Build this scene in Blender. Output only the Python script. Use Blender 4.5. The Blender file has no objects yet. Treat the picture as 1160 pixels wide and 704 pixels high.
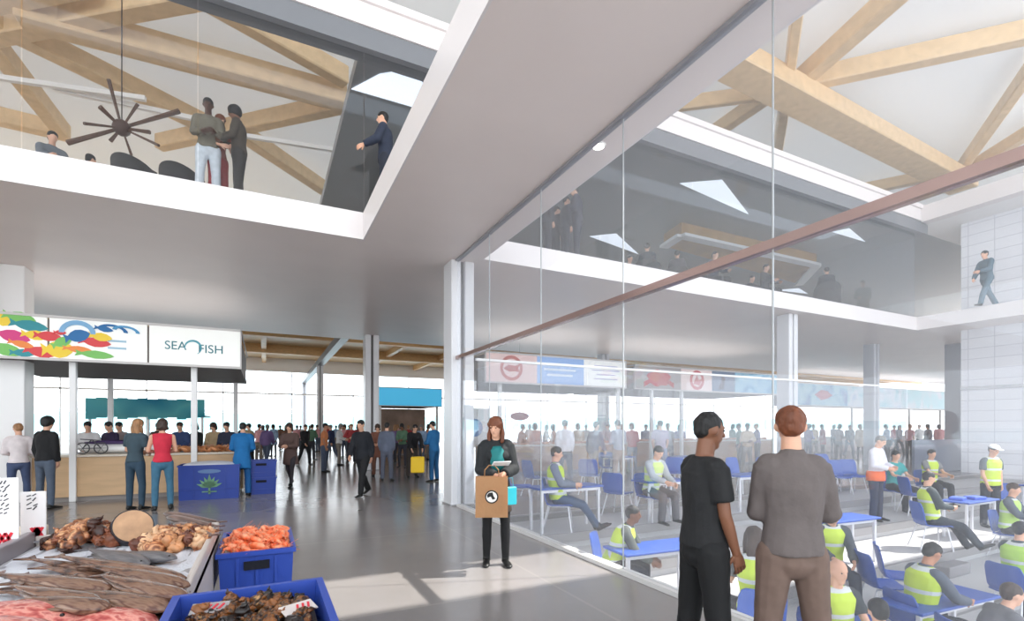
import bpy, bmesh, math, random
from mathutils import Vector, Matrix
random.seed(7)
PI = math.pi
SC = bpy.context.scene
COL = SC.collection
# ---------------------------------------------------------------- camera
CAM = Vector((0, 0, 1.6)); YAW = math.radians(26.5); FPX = 562.0; HZ = 484.0
FW = Vector((math.sin(YAW), math.cos(YAW), 0)); RT = Vector((math.cos(YAW), -math.sin(YAW), 0)); UP = Vector((0, 0, 1))
def ray(px, py): return FW + RT*((px-580)/FPX) + UP*((HZ-py)/FPX)
def at_z(px, py, z):
    r = ray(px, py); return CAM + r*((z-1.6)/r.z)
def at_y(px, py, y):
    r = ray(px, py); return CAM + r*(y/r.y)
def at_x(px, py, x):
    r = ray(px, py); return CAM + r*(x/r.x)
def at_d(px, py, d): return CAM + ray(px, py)*d
cd = bpy.data.cameras.new('camera'); cam = bpy.data.objects.new('camera', cd); COL.objects.link(cam)
cam.location = CAM; cam.rotation_euler = (PI/2, 0, -YAW)
cd.sensor_width = 36; cd.sensor_fit = 'HORIZONTAL'; cd.lens = 36*FPX/1160
cd.shift_y = (HZ-352)/1160.0; cd.clip_end = 5000; cd.clip_start = .05
SC.camera = cam
# ---------------------------------------------------------------- materials
def lin(c):
    if isinstance(c, str): c = tuple(int(c[i:i+2], 16)/255 for i in (0, 2, 4))
    return tuple(x/12.92 if x <= .04045 else ((x+.055)/1.055)**2.4 for x in c)
MC = {}
def mat(col, rough=.6, metal=0.0, var=0.0, vscale=6.0, bump=0.0, bscale=40.0, spec=.5, emit=0.0, stretch=None, sub=None):
    key = (str(col), rough, metal, var, vscale, bump, bscale, spec, emit, stretch, sub)
    if key in MC: return MC[key]
    m = bpy.data.materials.new('surface'); m.use_nodes = True
    nt = m.node_tree; b = nt.nodes['Principled BSDF']
    c = lin(col)
    b.inputs['Base Color'].default_value = (*c, 1); b.inputs['Roughness'].default_value = rough
    b.inputs['Metallic'].default_value = metal; b.inputs['Specular IOR Level'].default_value = spec
    if sub: b.inputs['Subsurface Weight'].default_value = sub; b.inputs['Subsurface Radius'].default_value = (.02, .008, .004)
    if emit: b.inputs['Emission Color'].default_value = (*c, 1); b.inputs['Emission Strength'].default_value = emit
    if var or bump:
        tc = nt.nodes.new('ShaderNodeTexCoord'); mp = nt.nodes.new('ShaderNodeMapping')
        nt.links.new(tc.outputs['Object'], mp.inputs[0])
        if stretch: mp.inputs['Scale'].default_value = stretch
        if var:
            n = nt.nodes.new('ShaderNodeTexNoise'); n.inputs['Scale'].default_value = vscale; n.inputs['Detail'].default_value = 5
            nt.links.new(mp.outputs[0], n.inputs['Vector'])
            r = nt.nodes.new('ShaderNodeValToRGB'); r.color_ramp.elements[0].position = .32; r.color_ramp.elements[1].position = .68
            r.color_ramp.elements[0].color = (*[x*(1-var) for x in c], 1); r.color_ramp.elements[1].color = (*[min(1, x*(1+var*.6)) for x in c], 1)
            nt.links.new(n.outputs[0], r.inputs[0]); nt.links.new(r.outputs[0], b.inputs['Base Color'])
        if bump:
            n2 = nt.nodes.new('ShaderNodeTexNoise'); n2.inputs['Scale'].default_value = bscale; n2.inputs['Detail'].default_value = 3
            nt.links.new(mp.outputs[0], n2.inputs['Vector'])
            bp = nt.nodes.new('ShaderNodeBump'); bp.inputs['Strength'].default_value = bump; bp.inputs['Distance'].default_value = .02
            nt.links.new(n2.outputs[0], bp.inputs['Height']); nt.links.new(bp.outputs[0], b.inputs['Normal'])
    MC[key] = m
    return m
def multi_mat(cols, scale=3.0, rough=.4, stretch=None, smooth=False, bump=0.0):
    """patchwork of colours (painted artwork, shells, scales)"""
    key = ('multi', tuple(cols), scale, rough, stretch, smooth, bump)
    if key in MC: return MC[key]
    m = bpy.data.materials.new('patchwork'); m.use_nodes = True
    nt = m.node_tree; b = nt.nodes['Principled BSDF']; b.inputs['Roughness'].default_value = rough
    tc = nt.nodes.new('ShaderNodeTexCoord'); mp = nt.nodes.new('ShaderNodeMapping'); nt.links.new(tc.outputs['Object'], mp.inputs[0])
    if stretch: mp.inputs['Scale'].default_value = stretch
    n = nt.nodes.new('ShaderNodeTexNoise'); n.inputs['Scale'].default_value = scale; n.inputs['Detail'].default_value = 2 if not smooth else 6
    nt.links.new(mp.outputs[0], n.inputs['Vector'])
    r = nt.nodes.new('ShaderNodeValToRGB'); cr = r.color_ramp
    k = len(cols); lo, hi = .3, .7
    for i, c in enumerate(cols):
        p = lo+(hi-lo)*i/(k-1)
        e = cr.elements[i] if i < 2 else cr.elements.new(p)
        e.position = p
    es = sorted(cr.elements, key=lambda e: e.position)
    for e, c in zip(es, cols): e.color = (*lin(c), 1)
    nt.links.new(n.outputs[0], r.inputs[0]); nt.links.new(r.outputs[0], b.inputs['Base Color'])
    if bump:
        bp = nt.nodes.new('ShaderNodeBump'); bp.inputs['Strength'].default_value = bump; bp.inputs['Distance'].default_value = .01
        nt.links.new(n.outputs[0], bp.inputs['Height']); nt.links.new(bp.outputs[0], b.inputs['Normal'])
    MC[key] = m
    return m
def glass_mat(name, tint, refl=.06, haze=.05, hazecol=(.85, .87, .9)):
    m = bpy.data.materials.new(name); m.use_nodes = True
    nt = m.node_tree; nt.nodes.clear()
    o = nt.nodes.new('ShaderNodeOutputMaterial'); t = nt.nodes.new('ShaderNodeBsdfTransparent'); t.inputs[0].default_value = (*tint, 1)
    g = nt.nodes.new('ShaderNodeBsdfGlossy'); g.inputs['Roughness'].default_value = .01; g.inputs[0].default_value = (.95, .97, 1, 1)
    d = nt.nodes.new('ShaderNodeBsdfDiffuse'); d.inputs[0].default_value = (*hazecol, 1)  # pale diffuse veil imitating milky haze over what lies behind the glass
    f = nt.nodes.new('ShaderNodeLayerWeight'); f.inputs[0].default_value = .5
    p = nt.nodes.new('ShaderNodeMath'); p.operation = 'POWER'; p.inputs[1].default_value = 4; nt.links.new(f.outputs['Facing'], p.inputs[0])
    ma = nt.nodes.new('ShaderNodeMath'); ma.operation = 'MULTIPLY_ADD'; ma.inputs[1].default_value = .5; ma.inputs[2].default_value = refl; nt.links.new(p.outputs[0], ma.inputs[0])
    m1 = nt.nodes.new('ShaderNodeMixShader'); nt.links.new(ma.outputs[0], m1.inputs[0]); nt.links.new(t.outputs[0], m1.inputs[1]); nt.links.new(g.outputs[0], m1.inputs[2])
    m2 = nt.nodes.new('ShaderNodeMixShader'); m2.inputs[0].default_value = haze; nt.links.new(m1.outputs[0], m2.inputs[1]); nt.links.new(d.outputs[0], m2.inputs[2])
    nt.links.new(m2.outputs[0], o.inputs[0])
    return m
# ---------------------------------------------------------------- mesh helpers
def NB(): return bmesh.new()
def put(name, bm, m, parent=None, loc=None, rz=0, smooth=False):
    me = bpy.data.meshes.new(name)
    bmesh.ops.recalc_face_normals(bm, faces=bm.faces[:])
    if smooth:
        for f in bm.faces: f.smooth = True
    bm.to_mesh(me); bm.free()
    if m is not None:
        for x in (m if isinstance(m, (list, tuple)) else [m]): me.materials.append(x)
    o = bpy.data.objects.new(name, me); COL.objects.link(o)
    if parent is not None: o.parent = parent
    if loc is not None: o.location = loc
    o.rotation_euler.z = rz
    return o
def empty(name, loc=(0, 0, 0), rz=0):
    o = bpy.data.objects.new(name, None); COL.objects.link(o); o.empty_display_size = .1
    o.location = loc; o.rotation_euler.z = rz
    return o
def tag(o, label, cat, group=None, kind=None):
    o['label'] = label; o['category'] = cat
    if group: o['group'] = group
    if kind: o['kind'] = kind
    return o
def struct(o): o['kind'] = 'structure'; return o
def box(bm, x0, x1, y0, y1, z0, z1, M=None):
    vs = [bm.verts.new(v) for v in ((x0,y0,z0),(x1,y0,z0),(x1,y1,z0),(x0,y1,z0),(x0,y0,z1),(x1,y0,z1),(x1,y1,z1),(x0,y1,z1))]
    if M is not None:
        for v in vs: v.co = M @ v.co
    for f in ((0,3,2,1),(4,5,6,7),(0,1,5,4),(1,2,6,5),(2,3,7,6),(3,0,4,7)): bm.faces.new([vs[i] for i in f])
    return vs
def sbox(bm, x0, x1, y0, y1, z0, z1, r=.01, seg=2, M=None):
    """box with rounded edges"""
    t = NB(); box(t, x0, x1, y0, y1, z0, z1)
    bmesh.ops.bevel(t, geom=t.edges[:]+t.verts[:], offset=r, segments=seg, affect='EDGES', profile=.5)
    merge(bm, t, M)
def merge(bm, t, M=None):
    if M is not None: bmesh.ops.transform(t, matrix=M, verts=t.verts[:])
    me = bpy.data.meshes.new('tmp'); t.to_mesh(me); t.free(); bm.from_mesh(me); bpy.data.meshes.remove(me)
def frame_of(d):
    d = d.normalized(); a = Vector((0, 0, 1)) if abs(d.z) < .95 else Vector((0, 1, 0))
    x = d.cross(a).normalized(); y = x.cross(d).normalized()
    return x, y
def loft(bm, pts, n=8, cap=True, xdir=None, closed=False):
    """pts: list of (center, rx, ry); rings perpendicular to the path, or oriented by xdir"""
    P = [(Vector(p[0]), p[1], p[2] if len(p) > 2 else p[1]) for p in pts]
    rings = []
    for i, (c, rx, ry) in enumerate(P):
        a = P[max(0, i-1)][0]; b = P[min(len(P)-1, i+1)][0]
        d = (b-a)
        if d.length < 1e-7: d = Vector((0, 0, 1))
        d.normalize()
        if xdir is not None:
            x = Vector(xdir); x = (x-d*x.dot(d)).normalized(); y = d.cross(x)
        else: x, y = frame_of(d)
        rings.append([bm.verts.new(c + x*(rx*math.cos(2*PI*k/n)) + y*(ry*math.sin(2*PI*k/n))) for k in range(n)])
    for i in range(len(rings)-1):
        for k in range(n):
            bm.faces.new((rings[i][k], rings[i][(k+1) % n], rings[i+1][(k+1) % n], rings[i+1][k]))
    if cap:
        bm.faces.new(rings[0][::-1]); bm.faces.new(rings[-1])
def tube(bm, a, b, r, n=8, r2=None): loft(bm, [(a, r), (b, r if r2 is None else r2)], n)
def bar(bm, a, b, w, h, twist=None):
    """rectangular bar from a to b, w wide (horizontal), h deep (vertical)"""
    a = Vector(a); b = Vector(b); d = (b-a).normalized()
    s = d.cross(Vector((0, 0, 1)))
    s = s.normalized() if s.length > 1e-5 else Vector((1, 0, 0))
    u = s.cross(d).normalized()
    vs = []
    for p in (a, b):
        for (i, j) in ((-1,-1),(1,-1),(1,1),(-1,1)): vs.append(bm.verts.new(p+s*(w/2*i)+u*(h/2*j)))
    for f in ((0,1,2,3),(7,6,5,4),(0,4,5,1),(1,5,6,2),(2,6,7,3),(3,7,4,0)): bm.faces.new([vs[i] for i in f])
def ball(bm, c, rx, ry=None, rz=None, sub=2, M=None):
    t = NB(); bmesh.ops.create_icosphere(t, subdivisions=sub, radius=1)
    S = Matrix.Diagonal((rx, ry or rx, rz or rx, 1))
    T = Matrix.Translation(Vector(c)) @ (M if M is not None else Matrix.Identity(4)) @ S
    merge(bm, t, T)
def prism(bm, poly, z0, z1):
    a = [bm.verts.new((p[0], p[1], z0)) for p in poly]; b = [bm.verts.new((p[0], p[1], z1)) for p in poly]
    n = len(poly)
    bm.faces.new(a[::-1]); bm.faces.new(b)
    for i in range(n): bm.faces.new((a[i], a[(i+1) % n], b[(i+1) % n], b[i]))
def prism_xz(bm, poly, y0, y1):
    a = [bm.verts.new((p[0], y0, p[1])) for p in poly]; b = [bm.verts.new((p[0], y1, p[1])) for p in poly]
    n = len(poly)
    bm.faces.new(a); bm.faces.new(b[::-1])
    for i in range(n): bm.faces.new((a[i], b[i], b[(i+1) % n], a[(i+1) % n]))
def text_mesh(name, s, size, m, parent, loc, rot, ex=.004, align='CENTER', sx=1.0):
    cu = bpy.data.curves.new(name, 'FONT'); cu.body = s; cu.size = size; cu.extrude = ex; cu.align_x = align; cu.align_y = 'CENTER'
    t = bpy.data.objects.new(name, cu); COL.objects.link(t)
    dg = bpy.context.evaluated_depsgraph_get()
    me = bpy.data.meshes.new_from_object(t.evaluated_get(dg)); COL.objects.unlink(t); bpy.data.objects.remove(t)
    me.materials.clear(); me.materials.append(m)
    o = bpy.data.objects.new(name, me); COL.objects.link(o)
    o.parent = parent; o.location = loc; o.rotation_euler = rot; o.scale = (sx, 1, 1)
    return o
def dup(root, loc=None, rz=None):
    c = root.copy(); COL.objects.link(c)
    if loc is not None: c.location = loc
    if rz is not None: c.rotation_euler.z = rz
    for ch in root.children:
        d = ch.copy(); COL.objects.link(d); d.parent = c
        for g in ch.children:
            e = g.copy(); COL.objects.link(e); e.parent = d
    return c
# ================================================================ THE SETTING
SOFF = 5.0; TOP = 5.45
M_soffit = mat((.92, .872, .85), .38, var=.03, vscale=.8)
M_white = mat((.93, .925, .92), .35)
M_fascia = mat((.90, .875, .87), .3)
M_steel = mat((.80, .80, .81), .25, metal=.6)
M_wood = mat((.86, .70, .49), .5, var=.16, vscale=3, stretch=(1.5, 1.5, 8))
M_grey = mat((.5, .52, .54), .45)
M_dark = mat((.12, .12, .13), .5)
def floor_mat():
    m = bpy.data.materials.new('polished_concrete'); m.use_nodes = True
    nt = m.node_tree; b = nt.nodes['Principled BSDF']
    tc = nt.nodes.new('ShaderNodeTexCoord')
    n = nt.nodes.new('ShaderNodeTexNoise'); n.inputs['Scale'].default_value = .5; n.inputs['Detail'].default_value = 8
    nt.links.new(tc.outputs['Object'], n.inputs['Vector'])
    r = nt.nodes.new('ShaderNodeValToRGB'); r.color_ramp.elements[0].position = .3; r.color_ramp.elements[1].position = .75
    r.color_ramp.elements[0].color = (*lin((.52, .505, .50)), 1); r.color_ramp.elements[1].color = (*lin((.60, .58, .57)), 1)
    nt.links.new(n.outputs[0], r.inputs[0])
    # saw-cut joints every 3 m in the slab
    sep = nt.nodes.new('ShaderNodeSeparateXYZ'); nt.links.new(tc.outputs['Object'], sep.inputs[0])
    outs = []
    for ax, off in (('X', .4), ('Y', 1.7)):
        a = nt.nodes.new('ShaderNodeMath'); a.operation = 'ADD'; a.inputs[1].default_value = off+60; nt.links.new(sep.outputs[ax], a.inputs[0])
        q = nt.nodes.new('ShaderNodeMath'); q.operation = 'MODULO'; q.inputs[1].default_value = 3.0; nt.links.new(a.outputs[0], q.inputs[0])
        l = nt.nodes.new('ShaderNodeMath'); l.operation = 'LESS_THAN'; l.inputs[1].default_value = .03; nt.links.new(q.outputs[0], l.inputs[0])
        outs.append(l)
    mx = nt.nodes.new('ShaderNodeMath'); mx.operation = 'MAXIMUM'; nt.links.new(outs[0].outputs[0], mx.inputs[0]); nt.links.new(outs[1].outputs[0], mx.inputs[1])
    mix = nt.nodes.new('ShaderNodeMix'); mix.data_type = 'RGBA'; mix.inputs[7].default_value = (*lin((.62, .6, .58)), 1)
    k = nt.nodes.new('ShaderNodeMath'); k.operation = 'MULTIPLY'; k.inputs[1].default_value = .5; nt.links.new(mx.outputs[0], k.inputs[0])
    nt.links.new(k.outputs[0], mix.inputs[0]); nt.links.new(r.outputs[0], mix.inputs[6]); nt.links.new(mix.outputs[2], b.inputs['Base Color'])
    n2 = nt.nodes.new('ShaderNodeTexNoise'); n2.inputs['Scale'].default_value = 1.3; n2.inputs['Detail'].default_value = 4
    nt.links.new(tc.outputs['Object'], n2.inputs['Vector'])
    mr = nt.nodes.new('ShaderNodeMapRange'); mr.inputs[3].default_value = .12; mr.inputs[4].default_value = .26
    nt.links.new(n2.outputs[0], mr.inputs[0]); nt.links.new(mr.outputs[0], b.inputs['Roughness'])
    b.inputs['Specular IOR Level'].default_value = 1.0
    return m
bm = NB(); box(bm, -40, 3.55, -8, 55, -.3, 0); box(bm, 3.55, 70, 8.0, 55, -.3, 0)
struct(put('floor', bm, floor_mat()))
# auction hall: raked seating, each tread 1.2 m deep, risers .24 m, dropping towards the viewer
M_tier = mat((.74, .735, .74), .5, var=.06, vscale=1.5)
def tread(y):
    k = int(math.floor((8.0-y)/1.2)); return max(0, min(k, 8))
def tier_z(y):
    if y >= 8: return 0.0
    return -.12-.24*tread(y)
bm = NB()
for k in range(9): box(bm, 3.56, 40, 8.0-1.2*(k+1) - (0 if k < 8 else 8), 8.0-1.2*k, -3.2, -.12-.24*k)
struct(put('floor', bm, M_tier))
bm = NB()
for k in range(9): box(bm, 3.58, 40, 8.0-1.2*k-.05, 8.0-1.2*k-.002, -.12-.24*k+.10, (-.12-.24*(k-1) if k else 0)+.006)
struct(put('trim_1', bm, mat((.58, .57, .57), .5)))
# kerb that carries the glass wall
bm = NB(); box(bm, 3.44, 3.56, -3, 9.4, 0.002, .05)
struct(put('trim_2', bm, mat((.86, .85, .84), .4)))
# mezzanine slab with its two voids
bm = NB()
box(bm, -30, 60, 9.26, 19.95, SOFF, TOP)
box(bm, 1.62, 3.95, -7, 9.26, SOFF, TOP)
box(bm, 20.5, 45, -7, 9.26, SOFF, TOP)
struct(put('ceiling', bm, M_soffit))
bm = NB()
box(bm, -30, 1.60, 9.235, 9.262, SOFF-.005, TOP+.03)
box(bm, 1.595, 1.622, -7, 9.24, SOFF-.005, TOP+.03)
box(bm, 3.95, 20.5, 9.235, 9.262, SOFF-.005, TOP+.0)
box(bm, 20.47, 20.5, -7, 9.24, SOFF-.005, TOP+.0)
box(bm, 3.948, 3.975, -7, 9.24, SOFF+.0, TOP+.0)
struct(put('trim_3', bm, M_fascia))
# bulkhead at the far left under the slab
bm = NB(); box(bm, -12, -5.0, 13.75, 15.8, 3.95, SOFF)
struct(put('wall_left', bm, M_soffit))
# upper storey ceiling with deep white edge
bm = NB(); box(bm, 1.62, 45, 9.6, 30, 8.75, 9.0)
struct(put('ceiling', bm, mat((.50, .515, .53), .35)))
bm = NB(); box(bm, 20.9, 45, -7, 9.6, 8.75, 9.0)
struct(put('ceiling', bm, M_white))
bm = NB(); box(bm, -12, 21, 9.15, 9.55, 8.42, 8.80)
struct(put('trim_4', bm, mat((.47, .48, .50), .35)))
bm = NB(); box(bm, -12, 20.9, 9.12, 9.5, 8.805, 9.3); box(bm, 20.5, 20.9, -7, 9.118, 8.75, 9.3)
box(bm, -12, 20.86, 9.06, 9.12, 9.2, 9.34)
struct(put('trim_5', bm, M_fascia))
# tiled wall at the right
def tile_mat():
    m = bpy.data.materials.new('white_tiles'); m.use_nodes = True
    nt = m.node_tree; b = nt.nodes['Principled BSDF']; b.inputs['Roughness'].default_value = .3
    tc = nt.nodes.new('ShaderNodeTexCoord'); sep = nt.nodes.new('ShaderNodeSeparateXYZ'); nt.links.new(tc.outputs['Object'], sep.inputs[0])
    cb = nt.nodes.new('ShaderNodeCombineXYZ'); nt.links.new(sep.outputs['Y'], cb.inputs[0]); nt.links.new(sep.outputs['Z'], cb.inputs[1])
    br = nt.nodes.new('ShaderNodeTexBrick'); br.offset = 0; br.inputs['Scale'].default_value = 1
    br.inputs['Brick Width'].default_value = .7; br.inputs['Row Height'].default_value = .36; br.inputs['Mortar Size'].default_value = .012
    br.inputs['Color1'].default_value = (*lin((.90, .90, .915)), 1); br.inputs['Color2'].default_value = (*lin((.88, .88, .90)), 1); br.inputs['Mortar'].default_value = (*lin((.78, .78, .81)), 1)
    nt.links.new(cb.outputs[0], br.inputs['Vector']); nt.links.new(br.outputs[0], b.inputs['Base Color'])
    return m
bm = NB(); box(bm, 22.0, 22.3, -7, 8.6, -3, SOFF); struct(put('wall_right', bm, tile_mat()))
bm = NB(); box(bm, 22.0, 22.3, -7, 8.6, TOP, 8.75); struct(put('wall_right', bm, tile_mat()))
bm = NB(); box(bm, 21.97, 22.0, -7, 8.6, 2.9, 3.0); struct(put('trim_6', bm, M_steel))
# roof: translucent pale panels, with an unseen slot shaped to throw the sun bands
def roof_mat():
    m = bpy.data.materials.new('roof_panels'); m.use_nodes = True
    nt = m.node_tree; nt.nodes.clear()
    o = nt.nodes.new('ShaderNodeOutputMaterial'); d = nt.nodes.new('ShaderNodeBsdfDiffuse'); t = nt.nodes.new('ShaderNodeBsdfTranslucent')
    d.inputs[0].default_value = (.80, .79, .785, 1); t.inputs[0].default_value = (.80, .80, .80, 1)
    x = nt.nodes.new('ShaderNodeMixShader'); x.inputs[0].default_value = ROOF_T
    nt.links.new(d.outputs[0], x.inputs[1]); nt.links.new(t.outputs[0], x.inputs[2]); nt.links.new(x.outputs[0], o.inputs[0])
    return m
ROOF_T = .26
SLOT = (1.75, 2.85)
bm = NB()
ZR = 11.8
box(bm, -40, 50, -8, SLOT[0], ZR, ZR+.1); box(bm, -40, 50, SLOT[1], 34, ZR, ZR+.1)
struct(put('ceiling', bm, roof_mat()))
# ---- timber reciprocal roof beams (glulam members under the roof panels)
M_glulam = mat((.88, .76, .60), .42, var=.10, vscale=2.2, stretch=(2, 2, 2))
def beam(name, label, p0, p1, wpx, z=11.2, depth=.6, ends=(0, 0)):
    a = at_z(*p0, z); b = at_z(*p1, z)
    dr = (b-a).normalized()
    mid = (a+b)/2; D = (mid-CAM).dot(FW)
    # true width from the apparent one
    ang = abs(math.cos(math.atan2(p1[1]-p0[1], p1[0]-p0[0])))
    w = wpx*D/FPX*.62
    o = NB(); bar(o, a-dr*ends[0], b+dr*ends[1], w, depth*.7)
    bmesh.ops.bevel(o, geom=o.edges[:], offset=.03, segments=1, affect='EDGES')
    c = (a+b)/2
    for v in o.verts: v.co -= c
    ob = put(name, o, M_glulam, loc=c)
    tag(ob, label, 'roof beam', 'timber roof beams')
    return ob
BEAMS = [
 ((822, 66), (1085, 206), 52, 10.9, .7, (0, .5), 'thick round-edged timber roof beam crossing the right-hand void diagonally'),
 ((912, -60), (893, 92), 18, 11.3, .8, (0, 0), 'slim timber roof beam rising to the picture top from the thick beam node'),
 ((1060, -48), (905, 92), 30, 11.3, .7, (0, 0), 'timber roof beam leaning right from the node towards the top edge'),
 ((908, 92), (1230, 22), 26, 11.3, .7, (0, 0), 'long pale timber roof beam running right from the node, sunlit near its end'),
 ((885, 103), (752, 120), 12, 11.4, .6, (0, 0), 'short timber roof beam pointing left below the thick beam end'),
 ((878, 102), (806, 152), 20, 11.4, .6, (0, 0), 'short timber roof beam sloping down left to the white roof edge'),
 ((890, 108), (880, 178), 16, 11.4, .6, (0, 0), 'short upright-looking timber roof beam below the node'),
 ((1180, 60), (1082, 200), 16, 11.4, .6, (0, 0), 'thin timber roof beam descending at the right picture edge'),
 ((960, 218), (1085, 193), 14, 11.4, .6, (0, 0), 'low timber roof beam meeting the foot of the thick beam from the left'),
 ((1060, 215), (1200, 128), 16, 11.4, .6, (0, 0), 'timber roof beam rising right from the foot of the thick beam'),
 ((20, 12), (392, 112), 40, 11.2, .8, (0, 0), 'broad timber roof beam across the left-hand void, upper one'),
 ((5, 28), (235, 142), 30, 11.3, .7, (2.5, 0), 'timber roof beam falling steeply through the left-hand void'),
 ((225, -8), (392, 88), 26, 11.3, .7, (0, 0), 'timber roof beam behind the dark steel edge beam'),
 ((180, 162), (392, 116), 20, 11.3, .7, (0, 0), 'timber roof beam rising right behind the standing trio'),
 ((262, 142), (368, 214), 20, 11.3, .7, (0, 0), 'timber roof beam sinking right beyond the standing trio'),
 ((-60, 46), (260, -14), 34, 11.3, .7, (0, 0), 'timber roof beam leaving the top left corner'),
 ((-30, 20), (72, 150), 26, 11.3, .7, (0, 0), 'pale timber roof beam at the left picture edge'),
 ((-60, 118), (75, 150), 24, 11.4, .7, (0, 0), 'low timber roof beam at the left edge behind the seated guest'),
 ((-20, -8), (90, -30), 60, 11.3, .7, (0, 0), 'short dark corner roof beam above the left-hand void'),
]
for i, (p0, p1, w, z, d, en, lab) in enumerate(BEAMS): beam('roof_beam', lab, p0, p1, w, z+.017*(i % 7), d, en)
# slim white ties under the roof
for k, (p0, p1) in enumerate((((0, 88), (165, 112)), ((265, 152), (392, 172)), ((60, 100), (245, 140)))):
    a = at_z(*p0, 10.6); b = at_z(*p1, 10.6)
    o = NB(); bar(o, a, b, .12, .12)
    struct(put('trim_%d' % (7+k), o, M_white))
# facets of light in the upper ceiling
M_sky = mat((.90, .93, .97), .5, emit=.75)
for k, poly in enumerate((((770, 208), (818, 204), (848, 243)), ((668, 268), (698, 265), (723, 288)), ((943, 263), (962, 259), (980, 274)),
             ((398, 101), (430, 84), (462, 79), (486, 100), (470, 122)), ((880, 329), (905, 327), (915, 333)))):
    o = NB(); pts = [at_z(x, y, 8.735) for x, y in poly]
    prism(o, [(p.x, p.y) for p in pts], 8.73, 8.745)
    ob = struct(put('window_%d' % (k+1), o, M_sky))
# timber coffer set into the upper ceiling
pts = [at_z(x, y, 8.3) for x, y in ((752, 279), (772, 266), (925, 300), (905, 322))]
o = NB(); prism(o, [(p.x, p.y) for p in pts], 8.30, 8.74)
tag(put('ceiling_coffer', o, mat((.72, .55, .30), .5, var=.2, vscale=2)), 'timber ceiling coffer hanging in the upper storey behind the seated people', 'ceiling panel')
o = NB(); n = 4
for i in range(4):
    a, b = pts[i], pts[(i+1) % 4]
    if i in (1, 2, 0): bar(o, Vector((a.x, a.y, 8.27)), Vector((b.x, b.y, 8.27)), .35, .1)
struct(put('trim_10', o, M_white))
# ---- columns
def column(x, y, z1, w, label, dark=False):
    r = empty('steel_column', (x, y, 0))
    m = mat((.86, .86, .87), .3) if not dark else mat((.68, .69, .72), .35)
    for s in (-1, 1):
        o = NB(); sbox(o, s*w*.29-w*.21, s*w*.29+w*.21, -w/2, w/2, 0, z1, .03, 3); put('flange', o, m, r)
    o = NB(); box(o, -w*.10, w*.10, -w*.28, w*.28, 0, z1); put('web', o, mat((.35, .33, .33), .4), r)
    o = NB(); sbox(o, -w*.55, w*.55, -w*.55, w*.55, 0.001, .03, .008, 1); put('base_plate', o, M_steel, r)
    return tag(r, label, 'column', 'double steel columns')
column(3.62, 9.75, SOFF, .5, 'nearest tall white double column beside the glass wall')
column(3.55, 18.9, SOFF, .5, 'white double column further down the hall behind the walking man in black')
column(14.2, 9.75, SOFF, .42, 'white double column seen through the glass above the man in the grey shirt')
column(14.2, 18.9, SOFF, .42, 'slim dark column far behind the glass under the three-panel sign', True)
column(22.4, 11.7, SOFF, .42, 'grey column under the far slab, left of the two by the tiled wall', True)
column(25.4, 10.1, SOFF, .55, 'grey column directly beside the white tiled wall', True)
column(3.5, 37.4, 6, .42, 'distant column under the timber canopy, right of the walkway')
column(3.5, 56-3, 6, .42, 'farthest thin column at the quay end of the hall', True)
o = NB(); sbox(o, -.25, .25, -.25, .25, 0, SOFF, .02, 2)
ob = put('box_column', o, M_white, loc=(-4.78, 14.2, 0)); tag(ob, 'broad white box column under the left end of the shop sign', 'column')
# ---- glass wall of the auction hall
G_wall = glass_mat('clear_glass', (.97, .975, .985), .03, .075)
G_up = glass_mat('grey_glass', (.90, .91, .92), .02, .0)
joints = [9.5, 7.9, 6.1, 4.3, 2.52, .74, -1.1, -2.9]
for i in range(len(joints)-1):
    y1, y0 = joints[i], joints[i+1]
    for z0, z1 in ((.05, 2.96), (3.04, 5.0)):
        o = NB(); box(o, 3.494, 3.506, y0+.006, y1-.006, z0, z1); struct(put('window_%d' % (10+i), o, G_wall))
o = NB()
for y in joints[1:]: box(o, 3.493, 3.507, y-.004, y+.004, .05, 5.0)
struct(put('trim_11', o, mat((.66, .67, .67), .4)))
o = NB(); box(o, 3.455, 3.545, -3, 9.5, 2.965, 3.035)
struct(put('trim_12', o, mat((.72, .62, .60), .22, metal=.85)))
o = NB(); box(o, 3.46, 3.54, -3, 9.5, 4.96, 4.999)
struct(put('trim_13', o, mat((.6, .6, .62), .3)))
# return of the glass along the back of the hall
for i in range(6):
    x0 = 3.95+i*2.75
    o = NB(); box(o, x0, x0+2.73, 9.494, 9.506, 0.0, 2.97); struct(put('window_%d' % (20+i), o, G_wall))
o = NB(); box(o, 3.9, 20.5, 9.47, 9.53, 2.97, 3.02)
struct(put('trim_14', o, M_white))
# upper storey glazing around the voids
ex = [-14.1, -11, -8.0, -5.0, -3.05, -.95, 1.62]
for i in range(len(ex)-1):
    o = NB(); box(o, ex[i]+.01, ex[i+1]-.01, 9.29, 9.302, TOP, 8.42); struct(put('window_%d' % (30+i), o, G_up))
ex = [1.62, 4.0, 6.9, 9.8, 12.7, 15.6, 18.0, 20.46]
for i in range(len(ex)-1):
    o = NB(); box(o, ex[i]+.01, ex[i+1]-.01, 9.29, 9.302, TOP, 8.42); struct(put('window_%d' % (40+i), o, G_up))
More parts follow.
